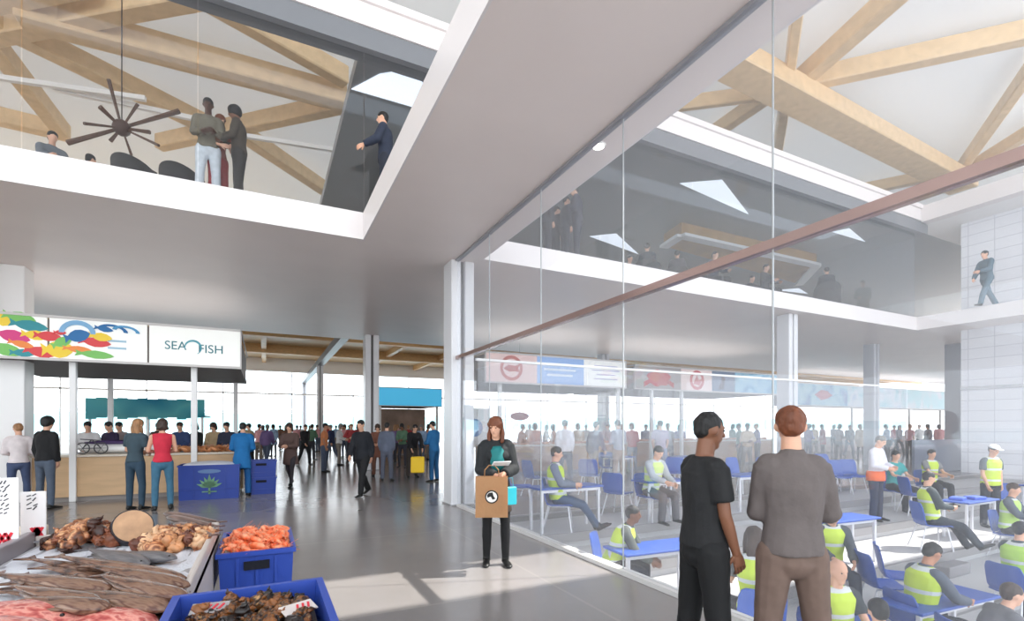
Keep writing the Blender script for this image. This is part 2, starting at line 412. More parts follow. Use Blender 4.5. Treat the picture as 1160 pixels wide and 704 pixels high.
# ---- canopy beyond the slab and glazed quay facade
o = NB(); box(o, -40, 70, 20.3, 46, 7.3, 7.6)
struct(put('ceiling', o, mat((.84, .74, .58), .5, var=.15, vscale=.5)))
o = NB()
for k in range(26): box(o, -38+4.2*k, -37.7+4.2*k, 20.3, 46, 6.9, 7.3)
for y in (24, 31, 38): box(o, -40, 70, y, y+.35, 6.7, 7.3)
tag(put('canopy_joists', o, M_wood), 'grid of timber joists under the far hall canopy', 'roof beams', kind='stuff')
o = NB(); box(o, 3.3, 3.7, 24, 54, 5.9, 6.3)
tag(put('gutter_beam', o, mat((.45, .44, .45), .4)), 'dark steel beam running away under the far canopy', 'beam')
o = NB()
box(o, -40, 70, 45.6, 46, 6.2, 7.3); box(o, -40, 70, 45.7, 45.9, 4.3, 4.42)
for k in range(22): box(o, -38+5*k, -37.93+5*k, 45.7, 45.9, 0, 6.2)
struct(put('wall_back', o, M_white))
# ---- outside: water, far shore, bridge
def sea_mat():
    return mat((.70, .82, .86), .15, bump=.2, bscale=2)
o = NB(); box(o, -2000, 2000, 56, 3000, -2.2, -2.0)
s = put('harbour_water', o, sea_mat()); struct(s)
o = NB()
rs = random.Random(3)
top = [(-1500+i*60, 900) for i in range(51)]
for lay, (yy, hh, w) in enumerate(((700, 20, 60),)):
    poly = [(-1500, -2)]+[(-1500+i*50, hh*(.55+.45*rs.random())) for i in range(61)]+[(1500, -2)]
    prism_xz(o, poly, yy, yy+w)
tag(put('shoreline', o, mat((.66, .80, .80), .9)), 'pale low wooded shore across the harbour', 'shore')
r = empty('bridge_pylon', (0, 0, 0)); c = at_z(318, 484.5, 1.3)
px = 20.0; cy = 520
cx = at_y(318, 484, cy).x
r.location = (cx, cy, -2)
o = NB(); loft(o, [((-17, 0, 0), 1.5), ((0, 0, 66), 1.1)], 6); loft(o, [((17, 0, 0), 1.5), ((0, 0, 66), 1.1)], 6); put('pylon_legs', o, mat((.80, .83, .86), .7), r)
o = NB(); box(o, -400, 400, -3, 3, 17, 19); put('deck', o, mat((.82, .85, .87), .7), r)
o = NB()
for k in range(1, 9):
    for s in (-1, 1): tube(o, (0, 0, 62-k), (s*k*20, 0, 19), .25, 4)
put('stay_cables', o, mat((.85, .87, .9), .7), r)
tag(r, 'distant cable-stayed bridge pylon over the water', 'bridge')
# recessed downlight in the slab edge
pd = at_z(678, 165, SOFF)
r = empty('downlight', (pd.x, pd.y, SOFF))
o = NB(); loft(o, [((0, 0, -.012), .085), ((0, 0, .0), .09)], 20); put('trim_ring', o, M_white, r)
o = NB(); loft(o, [((0, 0, -.018), .065), ((0, 0, -.010), .065)], 20); put('lamp', o, mat((1, .99, .96), .4, emit=6), r)
tag(r, 'small round downlight glowing in the slab edge above the glass wall', 'ceiling light')
pd = at_z(816, 208, 8.75)
# ================================================================ LIGHT
w = bpy.data.worlds.new('sky'); SC.world = w; w.use_nodes = True
nt = w.node_tree; bg = nt.nodes['Background']
tc = nt.nodes.new('ShaderNodeTexCoord'); sp = nt.nodes.new('ShaderNodeSeparateXYZ'); nt.links.new(tc.outputs['Generated'], sp.inputs[0])
cr = nt.nodes.new('ShaderNodeValToRGB'); nt.links.new(sp.outputs['Z'], cr.inputs[0])
cr.color_ramp.elements[0].position = 0; cr.color_ramp.elements[0].color = (.93, .96, .98, 1)
cr.color_ramp.elements[1].position = .5; cr.color_ramp.elements[1].color = (.80, .90, 1.0, 1)
nt.links.new(cr.outputs[0], bg.inputs[0]); bg.inputs[1].default_value = 2.2
sd = bpy.data.lights.new('sun', 'SUN'); sd.energy = 7.0; sd.angle = math.radians(.6); sd.color = (1, .95, .86)
so = bpy.data.objects.new('sun', sd); COL.objects.link(so)
SUND = Vector((-.70, .22, -1)).normalized(); so.rotation_euler = SUND.to_track_quat('-Z', 'Y').to_euler()
so.location = (10, -10, 30)
SC.view_settings.view_transform = 'Standard'; SC.view_settings.look = 'None'; SC.view_settings.gamma = 1; SC.view_settings.exposure = 0.6
SC.view_settings.use_curve_mapping = False
SC.cycles.use_denoising = True; SC.cycles.max_bounces = 8; SC.cycles.diffuse_bounces = 5; SC.cycles.transparent_max_bounces = 16; SC.cycles.glossy_bounces = 4
SC.cycles.caustics_reflective = True; SC.cycles.caustics_refractive = False; SC.cycles.sample_clamp_indirect = 6
# ================================================================ PEOPLE
def V(*a): return Vector(a)
def rounded(bm, pts, n=10, xdir=None):
    """loft with softened ends"""
    P = [(Vector(p[0]), p[1], p[2] if len(p) > 2 else p[1]) for p in pts]
    d0 = (P[0][0]-P[1][0]).normalized(); d1 = (P[-1][0]-P[-2][0]).normalized()
    r0 = min(P[0][1], P[0][2]); r1 = min(P[-1][1], P[-1][2])
    A = [(P[0][0]+d0*r0*f, P[0][1]*g, P[0][2]*g) for f, g in ((.95, .3), (.7, .72), (.38, .93))]
    B = [(P[-1][0]+d1*r1*f, P[-1][1]*g, P[-1][2]*g) for f, g in ((.38, .93), (.7, .72), (.95, .3))]
    loft(bm, A+P+B, n, xdir=xdir)
def fuse(bm, vox, smooth=2):
    """overlapping volumes -> one continuous skin"""
    me = bpy.data.meshes.new('tmp'); bm.to_mesh(me); bm.free()
    o = bpy.data.objects.new('tmp', me); COL.objects.link(o)
    r = o.modifiers.new('r', 'REMESH'); r.mode = 'VOXEL'; r.voxel_size = vox; r.use_smooth_shade = True
    if smooth:
        s = o.modifiers.new('s', 'SMOOTH'); s.iterations = smooth; s.factor = .5
    dg = bpy.context.evaluated_depsgraph_get()
    out = bpy.data.meshes.new_from_object(o.evaluated_get(dg))
    COL.objects.unlink(o); bpy.data.objects.remove(o); bpy.data.meshes.remove(me)
    return out
def sway(me, amp, freq, seed=0):
    """cloth folds"""
    from mathutils import noise
    import numpy as np
    n = len(me.vertices); co = np.empty(n*3, 'f'); no = np.empty(n*3, 'f')
    me.vertices.foreach_get('co', co); me.vertex_normals.foreach_get('vector', no)
    co = co.reshape(-1, 3); no = no.reshape(-1, 3); d = np.empty(n, 'f')
    for i, (x, y, z) in enumerate(co.tolist()):
        d[i] = noise.noise((x*freq, y*freq, z*freq*.45+seed)) + .5*noise.noise((x*freq*2.3+9, y*freq*2.3, z*freq*1.6+seed))
    me.vertices.foreach_set('co', (co+no*(d*amp)[:, None]).ravel()); me.update()
def hand(bm, wrist, fwd, palmn, s=1.0, curl=.5, side=1, fine=True):
    """palm, four bent fingers of unequal length and a thumb from the side of the palm"""
    fwd = fwd.normalized(); palmn = (palmn-fwd*palmn.dot(fwd)).normalized(); acr = fwd.cross(palmn)*side
    c = wrist
    rounded(bm, [(c, .027*s, .02*s), (c+fwd*.045*s, .038*s, .016*s), (c+fwd*.085*s, .040*s, .014*s)], 8, xdir=acr)
    base = c+fwd*.088*s
    for k, (o, L) in enumerate(((.030, .070), (.010, .080), (-.010, .075), (-.029, .058))):
        p = base+acr*o*s; d = fwd; pts = [(p-fwd*.015*s, .0098*s)]
        for j, f in enumerate((.45, .3, .25)):
            a = curl*(.55+.45*j)
            d = (d*math.cos(a)+palmn*math.sin(a)).normalized()
            p = p+d*L*f*s; pts.append((p, (.0092-.0011*j)*s))
        rounded(bm, pts, 6)
    p = c+fwd*.025*s+acr*.026*s; d = (fwd*.7+acr*.65+palmn*.25).normalized()
    pts = [(p, .013*s)]; p = p+d*.032*s; pts.append((p, .0115*s)); d = (d+fwd*.5+palmn*.35).normalized(); p = p+d*.03*s; pts.append((p, .0095*s))
    rounded(bm, pts, 6)
class Pose: pass
def make_joints(H, pose):
    """forward kinematics: the figure faces +Y, z up, feet at z=0"""
    s = H/1.75; J = {}
    g = pose.get
    lean = math.radians(g('lean', 2)); turn = math.radians(g('head_turn', 0)); nod = math.radians(g('nod', 5))
    hipw = .092*s; pel = V(0, 0, 0)
    for sd, k in ((-1, 'l'), (1, 'r')):
        th, kn, ab, ro = g('leg_'+k, (3, 4, 3, 6))
        th = math.radians(th); kn = math.radians(kn); ab = math.radians(ab); ro = math.radians(ro)
        hip = pel+V(sd*hipw, 0, -.03*s)
        d = V(sd*math.sin(ab), math.sin(th), -math.cos(th)).normalized()
        knee = hip+d*.425*s
        d2 = V(sd*math.sin(ab)*.3, math.sin(th-kn), -math.cos(th-kn)).normalized()
        ank = knee+d2*.405*s
        fo = g('foot_'+k, 0); fo = math.radians(fo)
        toe = ank+V(sd*math.sin(ro)*.17*s, math.cos(ro)*.17*s*math.cos(fo), .17*s*math.sin(fo))
        J['hip'+k] = hip; J['knee'+k] = knee; J['ank'+k] = ank; J['toe'+k] = toe
    low = min(J['ankl'].z-.085*s+min(0, J['toel'].z-J['ankl'].z), J['ankr'].z-.085*s+min(0, J['toer'].z-J['ankr'].z))
    up = V(0, math.sin(lean), math.cos(lean)); J['up'] = up
    side = V(math.cos(math.radians(g('twist', 0))), math.sin(math.radians(g('twist', 0))), 0)
    J['pel'] = pel; J['waist'] = pel+up*.14*s; J['chest'] = pel+up*.36*s; J['neck'] = pel+up*.545*s
    fwd = side.cross(up)*-1
    fwd = up.cross(side)
    J['side'] = side; J['fwd'] = fwd
    J['neckt'] = J['neck']+up*.06*s+fwd*.015*s
    hf = (fwd*math.cos(turn)-side*math.sin(turn)*-1*-1).normalized()
    hf = (fwd*math.cos(turn)+side*math.sin(turn)).normalized()
    hs = hf.cross(V(0, 0, 1)).normalized()
    hu = (V(0, 0, 1)*math.cos(nod)+hf*math.sin(nod)).normalized(); hf2 = hu.cross(hs).normalized()
    if hf2.dot(hf) < 0: hf2 = -hf2
    J['head'] = J['neckt']+hu*.10*s+hf2*.012*s; J['hf'] = hf2; J['hu'] = hu; J['hs'] = hs
    for sd, k in ((-1, 'l'), (1, 'r')):
        sh = J['neck']-up*.065*s+side*sd*.166*s*g('broad', 1)
        a = g('arm_'+k, (3, 10, 8, 12, 0))      # upper pitch, abduct, fore pitch, inward, -
        p, ab, fp, inw = [math.radians(x) for x in a[:4]]
        d = (side*sd*math.sin(ab)+fwd*math.sin(p)*math.cos(ab)-V(0, 0, 1)*math.cos(p)*math.cos(ab)).normalized()
        el = sh+d*.285*s
        d2 = (-side*sd*math.sin(inw)+fwd*math.sin(fp)*math.cos(inw)-V(0, 0, 1)*math.cos(fp)*math.cos(inw)).normalized()
        J['sh'+k] = sh; J['el'+k] = el; J['wr'+k] = el+d2*.25*s; J['hd'+k] = d2
    off = -low
    for key in list(J):
        if key not in ('up', 'side', 'fwd', 'hf', 'hu', 'hs', 'hdl', 'hdr'): J[key] = J[key]+V(0, 0, off)
    J['s'] = s
    return J
def body_mesh(J, pose, vox, female=False):
    s = J['s']; bm = NB(); sx = J['side']
    fat = pose.get('fat', 1)
    rounded(bm, [(J['pel']-J['up']*.0*s, .12*s, .085*s), (J['waist'], .105*s*fat, .08*s*fat), (J['chest'], .145*s, .10*s), (J['neck']-J['up']*.06*s, .12*s, .075*s)], 14, xdir=sx)
    rounded(bm, [(J['neck']-J['up']*.05*s, .058*s, .058*s), (J['neckt']+J['hu']*.03*s, .052*s, .055*s)], 12)
    for k in 'lr':
        rounded(bm, [(J['hip'+k], .070*s), (J['knee'+k], .05*s), (J['knee'+k].lerp(J['ank'+k], .3), .053*s), (J['ank'+k], .030*s)], 10)
        rounded(bm, [(J['ank'+k]-V(0, 0, .035*s), .024*s, .02*s), (J['ank'+k].lerp(J['toe'+k], .6)-V(0, 0, .052*s), .022*s, .012*s)], 8, xdir=sx)
        rounded(bm, [(J['sh'+k], .045*s), (J['el'+k], .037*s)], 10); rounded(bm, [(J['el'+k], .037*s), (J['el'+k].lerp(J['wr'+k], .3), .038*s), (J['wr'+k], .026*s)], 10)
    h = J['head']; hf, hu, hs = J['hf'], J['hu'], J['hs']
    R = Matrix((hs, hf, hu)).transposed().to_4x4()
    ball(bm, h+hu*.022*s-hf*.012*s, .074*s, .092*s, .094*s, 3, R)
    rounded(bm, [(h+hu*.01*s+hf*.02*s, .064*s, .066*s), (h-hu*.05*s+hf*.028*s, .055*s, .055*s), (h-hu*.085*s+hf*.045*s, .033*s, .032*s)], 12, xdir=hs)
    rounded(bm, [(h+hu*.012*s+hf*.085*s, .009*s), (h-hu*.018*s+hf*.103*s, .014*s)], 8)       # nose
    rounded(bm, [(h-hu*.048*s+hf*.082*s-hs*.018*s, .009*s), (h-hu*.048*s+hf*.082*s+hs*.018*s, .009*s)], 6)  # mouth
    rounded(bm, [(h+hu*.032*s+hf*.079*s-hs*.035*s, .009*s), (h+hu*.032*s+hf*.079*s+hs*.035*s, .009*s)], 6)  # brow
    for q in (-1, 1): ball(bm, h+hs*q*.075*s-hf*.005*s, .012*s, .019*s, .031*s, 2, R)
    me = fuse(bm, vox, 2)
    b2 = NB(); b2.from_mesh(me); bpy.data.meshes.remove(me)
    for sd, k in ((-1, 'l'), (1, 'r')):
        pn = pose.get('palm_'+k)
        pn = (J['side']*pn[0]+J['fwd']*pn[1]+V(0, 0, 1)*pn[2]) if pn else -J['side']*sd
        t = NB(); hand(t, J['wr'+k]-J['hd'+k]*.01*s, J['hd'+k], pn, s, pose.get('curl_'+k, .45), side=-sd if True else sd)
        merge(b2, t)
    out = bpy.data.meshes.new('body'); b2.to_mesh(out); b2.free()
    out.polygons.foreach_set('use_smooth', [True]*len(out.polygons))
    return out
def top_mesh(J, pose, vox, kind='shirt', female=False):
    """kind: tshirt, shirt, jacket, coat, vest, tank"""
    s = J['s']; bm = NB(); sx = J['side']; up = J['up']
    e = {'tshirt': .012, 'shirt': .016, 'jacket': .024, 'coat': .028, 'vest': .034, 'tank': .008, 'hoodie': .024}[kind]*s
    fat = pose.get('fat', 1)
    low = {'tshirt': -.02, 'shirt': -.02, 'jacket': -.08, 'coat': -.30, 'vest': -.05, 'tank': -.02, 'hoodie': -.08}[kind]*s
    if pose.get('sit'): low = max(low, -.06*s)
    wf = .86 if female else 1
    pts = [(J['pel']+up*low, (.166+(.03 if kind == 'coat' else 0))*s+e*.6, .130*s+e*.6), (J['pel']+up*.02*s, .158*s+e*.7, .124*s+e*.7), (J['waist']+up*.02*s, .132*s*wf*fat+e, .100*s*fat+e),
           (J['chest'], .160*s*(.95 if female else 1)+e, .115*s*(1.08 if female else 1)+e), (J['chest']+up*.09*s, .165*s*(.92 if female else 1)+e, .105*s+e), (J['neck']-up*.045*s, .125*s+e*.5, .07*s+e), (J['neck']-up*.0*s, .066*s+e*.3, .060*s+e*.3)]
    loft(bm, pts, 18, xdir=sx)
    if female: 
        for q in (-1, 1): ball(bm, J['chest']+sx*q*.07*s+J['fwd']*.085*s+up*.01*s, .055*s+e*.5)
    if kind in ('tshirt', 'shirt', 'jacket', 'coat', 'hoodie'):
        for sd, k in ((-1, 'l'), (1, 'r')):
            sh, el, wr = J['sh'+k], J['el'+k], J['wr'+k]
            rounded(bm, [(J['neck']-up*.06*s+sx*sd*.06*s, .06*s+e*.5), (sh-sx*sd*.02*s, .056*s+e)], 10)
            if kind == 'tshirt': loft(bm, [(sh, .056*s+e), (sh.lerp(el, .35), .056*s+e), (sh.lerp(el, .72), .055*s+e)], 12)
            else: 
                loft(bm, [(sh, .054*s+e), (sh.lerp(el, .5), .050*s+e), (el, .046*s+e)], 12)
                loft(bm, [(el, .046*s+e), (el.lerp(wr, .5), .043*s+e), (wr-J['hd'+k]*.008*s, .034*s+e)], 12)
                ball(bm, el, .047*s+e, sub=3)
    else:
        for sd, k in ((-1, 'l'), (1, 'r')):
            rounded(bm, [(J['neck']-up*.05*s+sx*sd*.05*s, .055*s+e*.4), (J['sh'+k]-sx*sd*.035*s, .052*s+e*.4)], 10)
    if kind in ('jacket', 'shirt', 'coat'):
        loft(bm, [(J['neck']-up*.02*s, .072*s, .070*s), (J['neck']+up*.028*s, .063*s, .062*s)], 14, xdir=sx)
    me = fuse(bm, vox, 3)
    sway(me, {'tshirt': .007, 'shirt': .009, 'jacket': .008}.get(kind, .006)*s, 9)
    return me
def legs_mesh(J, pose, vox, kind='trousers'):
    s = J['s']; bm = NB(); sx = J['side']
    up = J['up'] if not pose.get('sit') else V(0, 0, 1)
    e = {'trousers': .018, 'jeans': .008, 'tights': .003, 'shorts': .02}[kind]*s
    loft(bm, [(J['pel']-V(0, 0, .15*s), .07*s+e, .055*s+e), (J['pel']-V(0, 0, .115*s), .115*s+e, .088*s+e), (J['pel']-V(0, 0, .075*s), .135*s+e, .108*s+e), (J['pel'], .138*s+e*.5, .106*s+e*.5), (J['waist']-J['up']*.03*s, .118*s+e*.2, .088*s+e*.2)], 16, xdir=sx)
    for k in 'lr':
        hip, kn, an = J['hip'+k], J['knee'+k], J['ank'+k]
        ball(bm, hip, .083*s+e); ball(bm, J['pel']-V(0, 0, .10*s), .06*s+e)
        loft(bm, [(hip, .085*s+e), (hip.lerp(kn, .5), .070*s+e), (kn, .055*s+e)], 12); ball(bm, kn, .055*s+e)
        if kind != 'shorts':
            loft(bm, [(kn, .055*s+e), (kn.lerp(an, .35), .055*s+e), (an-V(0, 0, .03*s if kind != 'tights' else 0), (.040 if kind != 'trousers' else .048)*s+e)], 12)
    me = fuse(bm, vox, 3)
    sway(me, .007*s if kind == 'trousers' else .003*s, 10, 5)
    return me
def shoe_mesh(J, k, boot=False):
    s = J['s']; bm = NB(); an, toe = J['ank'+k], J['toe'+k]
    d = (toe-an); f = d.normalized(); sd = f.cross(V(0, 0, 1)).normalized(); u = sd.cross(f).normalized()
    if u.z < 0: u = -u
    b = an-u*.047*s
    loft(bm, [(b-f*.062*s-u*.002*s, .018*s, .022*s), (b-f*.05*s, .036*s, .036*s), (b, .038*s, .038*s), (b+f*.06*s-u*.004*s, .042*s, .034*s), (b+f*.12*s-u*.013*s, .047*s, .024*s), (b+f*.17*s-u*.018*s, .040*s, .019*s), (b+f*.195*s-u*.02*s, .018*s, .011*s)], 12, xdir=sd)
    loft(bm, [(b+u*.005*s-f*.010*s, .046*s, .043*s), (an+u*.035*s, .043*s)], 12, xdir=sd)
    me = bpy.data.meshes.new('shoe'); bmesh.ops.recalc_face_normals(bm, faces=bm.faces[:]); 
    for f_ in bm.faces: f_.smooth = True
    bm.to_mesh(me); bm.free(); return me
def hair_mesh(J, kind, vox):
    s = J['s']; bm = NB(); h = J['head']; hf, hu, hs = J['hf'], J['hu'], J['hs']
    R = Matrix((hs, hf, hu)).transposed().to_4x4()
    e = {'short': .004, 'crop': 0.0, 'long': .012, 'bob': .014, 'bun': .006, 'afro': .022}[kind]*s
    ball(bm, h+hu*.040*s-hf*.016*s, .077*s+e, .092*s+e, .082*s+e, 3, R)
    ball(bm, h+hu*.005*s-hf*.045*s, .068*s+e, .058*s+e, .070*s+e, 2, R)
    if kind in ('long', 'bob'):
        L = .30 if kind == 'long' else .13
        b = h-hf*.055*s
        loft(bm, [(b+hu*.05*s, .08*s, .05*s), (b-hu*.06*s, .088*s, .05*s), (b-V(0, 0, L*.6*s)-hf*.02*s, .092*s, .04*s), (b-V(0, 0, L*s)-hf*.015*s, .06*s, .025*s)], 12, xdir=hs)
        for q in (-1, 1): rounded(bm, [(h+hs*q*.072*s+hu*.04*s+hf*.01*s, .026*s), (h+hs*q*.082*s-hu*.07*s+hf*.0*s, .028*s), (h+hs*q*.08*s-V(0, 0, L*.55*s), .024*s)], 8)
    if kind == 'bun': ball(bm, h-hf*.10*s+hu*.06*s, .04*s)
    me = fuse(bm, vox, 1); sway(me, .006*s, 30)
    return me
SKINS = {'fair': (.86, .66, .55), 'tan': (.72, .50, .38), 'brown': (.50, .33, .24), 'dark': (.33, .21, .16)}
HAIRS = {'black': (.07, .06, .06), 'brown': (.22, .14, .10), 'auburn': (.45, .24, .13), 'blond': (.68, .48, .28), 'grey': (.5, .48, .46), 'fair': (.62, .45, .30)}
MESHC = {}
def figure(loc, rz, label, H=1.75, pose=None, top='shirt', topc=(.3, .3, .35), bot='trousers', botc=(.15, .15, .18), hair='short', hairc='black', skin='fair',
           shoec=(.08, .08, .08), vest=None, cap=None, female=False, q=2, group=None, key=None, extra=None, clothm=None, cat='person', z=None):
    """q: 0 fine, 1 medium, 2 coarse (far away). key: figures with the same key share their meshes"""
    pose = pose or {}
    vox = {0: (.009, .010, .007), 1: (.014, .017, .011), 2: (.024, .028, .018)}[q]
    r = empty('person', loc, rz)
    tag(r, label, cat, group)
    ck = key
    if ck is None or ck not in MESHC:
        J = make_joints(H, pose)
        parts = [('body', body_mesh(J, pose, vox[0], female))]
        parts.append((('dress_top' if top == 'dress' else top), top_mesh(J, pose, vox[1], top, female)))
        parts.append((bot, legs_mesh(J, pose, vox[1], bot)))
        for k in 'lr': parts.append(('shoe', shoe_mesh(J, k)))
        if hair: parts.append(('hair', hair_mesh(J, hair, vox[2])))
        if ck is not None: MESHC[ck] = (J, parts)
    else: J, parts = MESHC[ck]
    objs = {}
    for nm, me in parts:
        if nm == 'body': mt = mat(SKINS[skin], .5, var=.06, vscale=8, sub=.05 if q == 0 else None)
        elif nm == 'hair': mt = mat(HAIRS[hairc], .55, var=.3, vscale=30, stretch=(1, 1, .25), bump=.3 if q < 2 else 0, bscale=60)
        elif nm == 'shoe': mt = mat(shoec, .4)
        elif nm == bot: mt = mat(botc, .8, var=.12, vscale=12)
        else: mt = mat(topc, .8, var=.08, vscale=10, bump=.25 if q == 0 else 0, bscale=25)
        if not me.materials: me.materials.append(mt)
        o = bpy.data.objects.new(nm, me); COL.objects.link(o); o.parent = r
        o.material_slots[0].link = 'OBJECT'; o.material_slots[0].material = mt
        objs[nm] = o
    if vest:
        vk = (ck, 'vest')
        if ck is not None and vk in MESHC: me = MESHC[vk]
        else:
            me = top_mesh(J, pose, vox[1]*.9, 'vest', female)
            if ck is not None: MESHC[vk] = me
        if not me.materials: me.materials.append(vest_mat(vest))
        o = bpy.data.objects.new('vest', me); COL.objects.link(o); o.parent = r
        o.material_slots[0].link = 'OBJECT'; o.material_slots[0].material = vest_mat(vest)
    if q < 2 or pose.get('eyes'):
        s = J['s']
        for sg in (-1, 1):
            b = NB(); ball(b, J['head']+J['hu']*.012*s+J['hf']*.080*s+J['hs']*sg*.030*s, .0072*s)
            put('eye', b, mat((.12, .09, .08), .2), r, smooth=True)
    if cap:
        s = J['s']; b = NB(); R = Matrix((J['hs'], J['hf'], J['hu'])).transposed().to_4x4()
        t = NB(); ball(t, (0, 0, 0), .088*s, .103*s, .07*s, 2)
        bmesh.ops.bisect_plane(t, geom=t.verts[:]+t.edges[:]+t.faces[:], plane_co=(0, 0, -.005), plane_no=(0, 0, -1), clear_outer=True)
        sbox(t, -.05*s, .05*s, .06*s, .165*s, -.012, 0, .005, 1)
        merge(b, t, Matrix.Translation(J['head']+J['hu']*.06*s-J['hf']*.008*s) @ R)
        put('cap', b, mat(cap, .6), r, smooth=True)
    r['_'] = 0; del r['_']
    if extra: extra(r, J)
    return r
def vest_mat(c):
    key = ('vest', c)
    if key in MC: return MC[key]
    m = bpy.data.materials.new('hi_vis'); m.use_nodes = True; nt = m.node_tree; b = nt.nodes['Principled BSDF']
    b.inputs['Roughness'].default_value = .7
    tc = nt.nodes.new('ShaderNodeTexCoord'); sp = nt.nodes.new('ShaderNodeSeparateXYZ'); nt.links.new(tc.outputs['Generated'], sp.inputs[0])
    md = nt.nodes.new('ShaderNodeMath'); md.operation = 'PINGPONG'; md.inputs[1].default_value = .19; nt.links.new(sp.outputs['Z'], md.inputs[0])
    gt = nt.nodes.new('ShaderNodeMath'); gt.operation = 'GREATER_THAN'; gt.inputs[1].default_value = .155; nt.links.new(md.outputs[0], gt.inputs[0])
    mx = nt.nodes.new('ShaderNodeMix'); mx.data_type = 'RGBA'; mx.inputs[6].default_value = (*lin(c), 1); mx.inputs[7].default_value = (*lin((.82, .84, .84)), 1)
    nt.links.new(gt.outputs[0], mx.inputs[0]); nt.links.new(mx.outputs[2], b.inputs['Base Color'])
    MC[key] = m; return m
YEL = (.77, .86, .27); ORG = (1.0, .50, .25)
def face(deg): return -math.radians(26.5+deg)    # 0 = walking away from the viewer, 90 = facing right, 180 = facing the viewer
def feet_at(px, py):                               # point on the concourse floor
    return at_z(px, py, 0)
def tier_at(px, py, above=0.0, keep=.30):
    """point on the raked seating; py is where something `above` metres over the tread shows"""
    r = ray(px, py); k = r.y; a = (py-HZ)/FPX
    best = None
    for t in range(-1, 8):
        z = 0.0 if t < 0 else -.12-.24*t
        y1_, y0_ = (12.0, 8.0) if t < 0 else (8-1.2*t, 6.8-1.2*t)
        y = (1.6-above-z)/a*k; c = min(max(y, y0_+keep), y1_-keep)
        e = abs(y-c)/max(1, y)
        if best is None or e < best[0]: best = (e, c, z)
    D = best[1]/k
    return Vector((CAM.x+r.x*D, best[1], best[2]))
# pose library
STAND = dict(leg_l=(2, 3, 4, 10), leg_r=(0, 2, 5, 12), arm_l=(-2, 9, 12, 8), arm_r=(2, 8, 16, 10))
WALK = dict(leg_l=(22, 14, 1, 4), leg_r=(-14, 22, 1, 4), foot_r=-20, arm_l=(-16, 8, -4, 6), arm_r=(18, 8, 34, 10), lean=4)
CARRY = dict(leg_l=(1, 2, 3, 8), leg_r=(4, 8, 4, 8), arm_l=(10, 12, 82, 30), arm_r=(8, 10, 78, 32), nod=16)
FOLD = dict(leg_l=(2, 3, 5, 14), leg_r=(0, 2, 6, 14), arm_l=(8, 22, 72, 68), arm_r=(12, 22, 80, 66), nod=4)
POINT = dict(leg_l=(3, 4, 4, 8), leg_r=(-2, 4, 4, 8), arm_l=(22, 12, 68, 5), arm_r=(-2, 10, 14, 8))
SIT = dict(sit=1, leg_l=(84, 84, 8, 6), leg_r=(82, 78, 8, 6), lean=3, arm_l=(32, 8, 80, 12), arm_r=(36, 8, 84, 12))
SITOUT = dict(sit=1, leg_l=(74, 42, 5, 5), leg_r=(76, 36, 5, 5), foot_l=28, foot_r=30, lean=-6, arm_l=(22, 8, 74, 26), arm_r=(24, 8, 78, 26), nod=10)
SITPH = dict(sit=1, leg_l=(84, 82, 7, 6), leg_r=(82, 86, 7, 6), lean=10, arm_l=(30, 8, 76, 18), arm_r=(38, 8, 84, 16), nod=24)
# ================================================================ FURNITURE OF THE AUCTION HALL
M_blue = mat((.13, .24, .60), .45)
M_blue2 = mat((.19, .33, .66), .4)
M_leg = mat((.88, .88, .90), .3, metal=.3)
def make_chair(loc, rz, label):
    r = empty('shell_chair', loc, rz)
    o = NB(); n = 7
    rows = []
    for i, (y, z, w) in enumerate(((.25, .425, .20), (.22, .445, .215), (.08, .440, .225), (-.08, .435, .225), (-.17, .45, .22))):
        rows.append([(w*(k/(n-1)*2-1), y, z+.02*abs(k/(n-1)*2-1)**3) for k in range(n)])
    def sheet(o, rows, t):
        a = [[o.verts.new(p) for p in r_] for r_ in rows]; 
        b = [[o.verts.new((p[0]+t[0], p[1]+t[1], p[2]+t[2])) for p in r_] for r_ in rows]
        for i in range(len(rows)-1):
            for k in range(n-1):
                o.faces.new((a[i][k], a[i][k+1], a[i+1][k+1], a[i+1][k])); o.faces.new((b[i][k], b[i+1][k], b[i+1][k+1], b[i][k+1]))
        for i in range(len(rows)-1):
            for k in (0, n-1): o.faces.new((a[i][k], a[i+1][k], b[i+1][k], b[i][k]))
        for i in (0, len(rows)-1):
            for k in range(n-1): o.faces.new((a[i][k], a[i][k+1], b[i][k+1], b[i][k]))
    sheet(o, rows, (0, 0, -.016)); put('seat', o, M_blue2, r, smooth=False)
    o = NB(); rows = []
    for (y, z, w) in ((-.175, .46, .21), (-.205, .52, .225), (-.225, .64, .23), (-.25, .76, .225), (-.265, .83, .20), (-.27, .85, .16)):
        rows.append([(w*(k/(n-1)*2-1), y+.035*abs(k/(n-1)*2-1)**2, z) for k in range(n)])
    sheet(o, rows, (0, -.016, 0)); put('backrest', o, M_blue2, r)
    for sx in (-1, 1):
        for (ya, yb) in ((.18, .24), (-.14, -.25)):
            o = NB(); tube(o, (sx*.15, ya, .42), (sx*.22, yb, .008), .012, 8); put('leg', o, M_leg, r)
    o = NB(); 
    for sx in (-1, 1): tube(o, (sx*.155, .19, .415), (sx*.155, -.15, .415), .011, 8)
    tube(o, (-.155, .0, .415), (.155, .0, .415), .011, 8)
    put('frame', o, M_leg, r)
    return tag(r, label, 'chair', 'blue shell chairs of the auction hall')
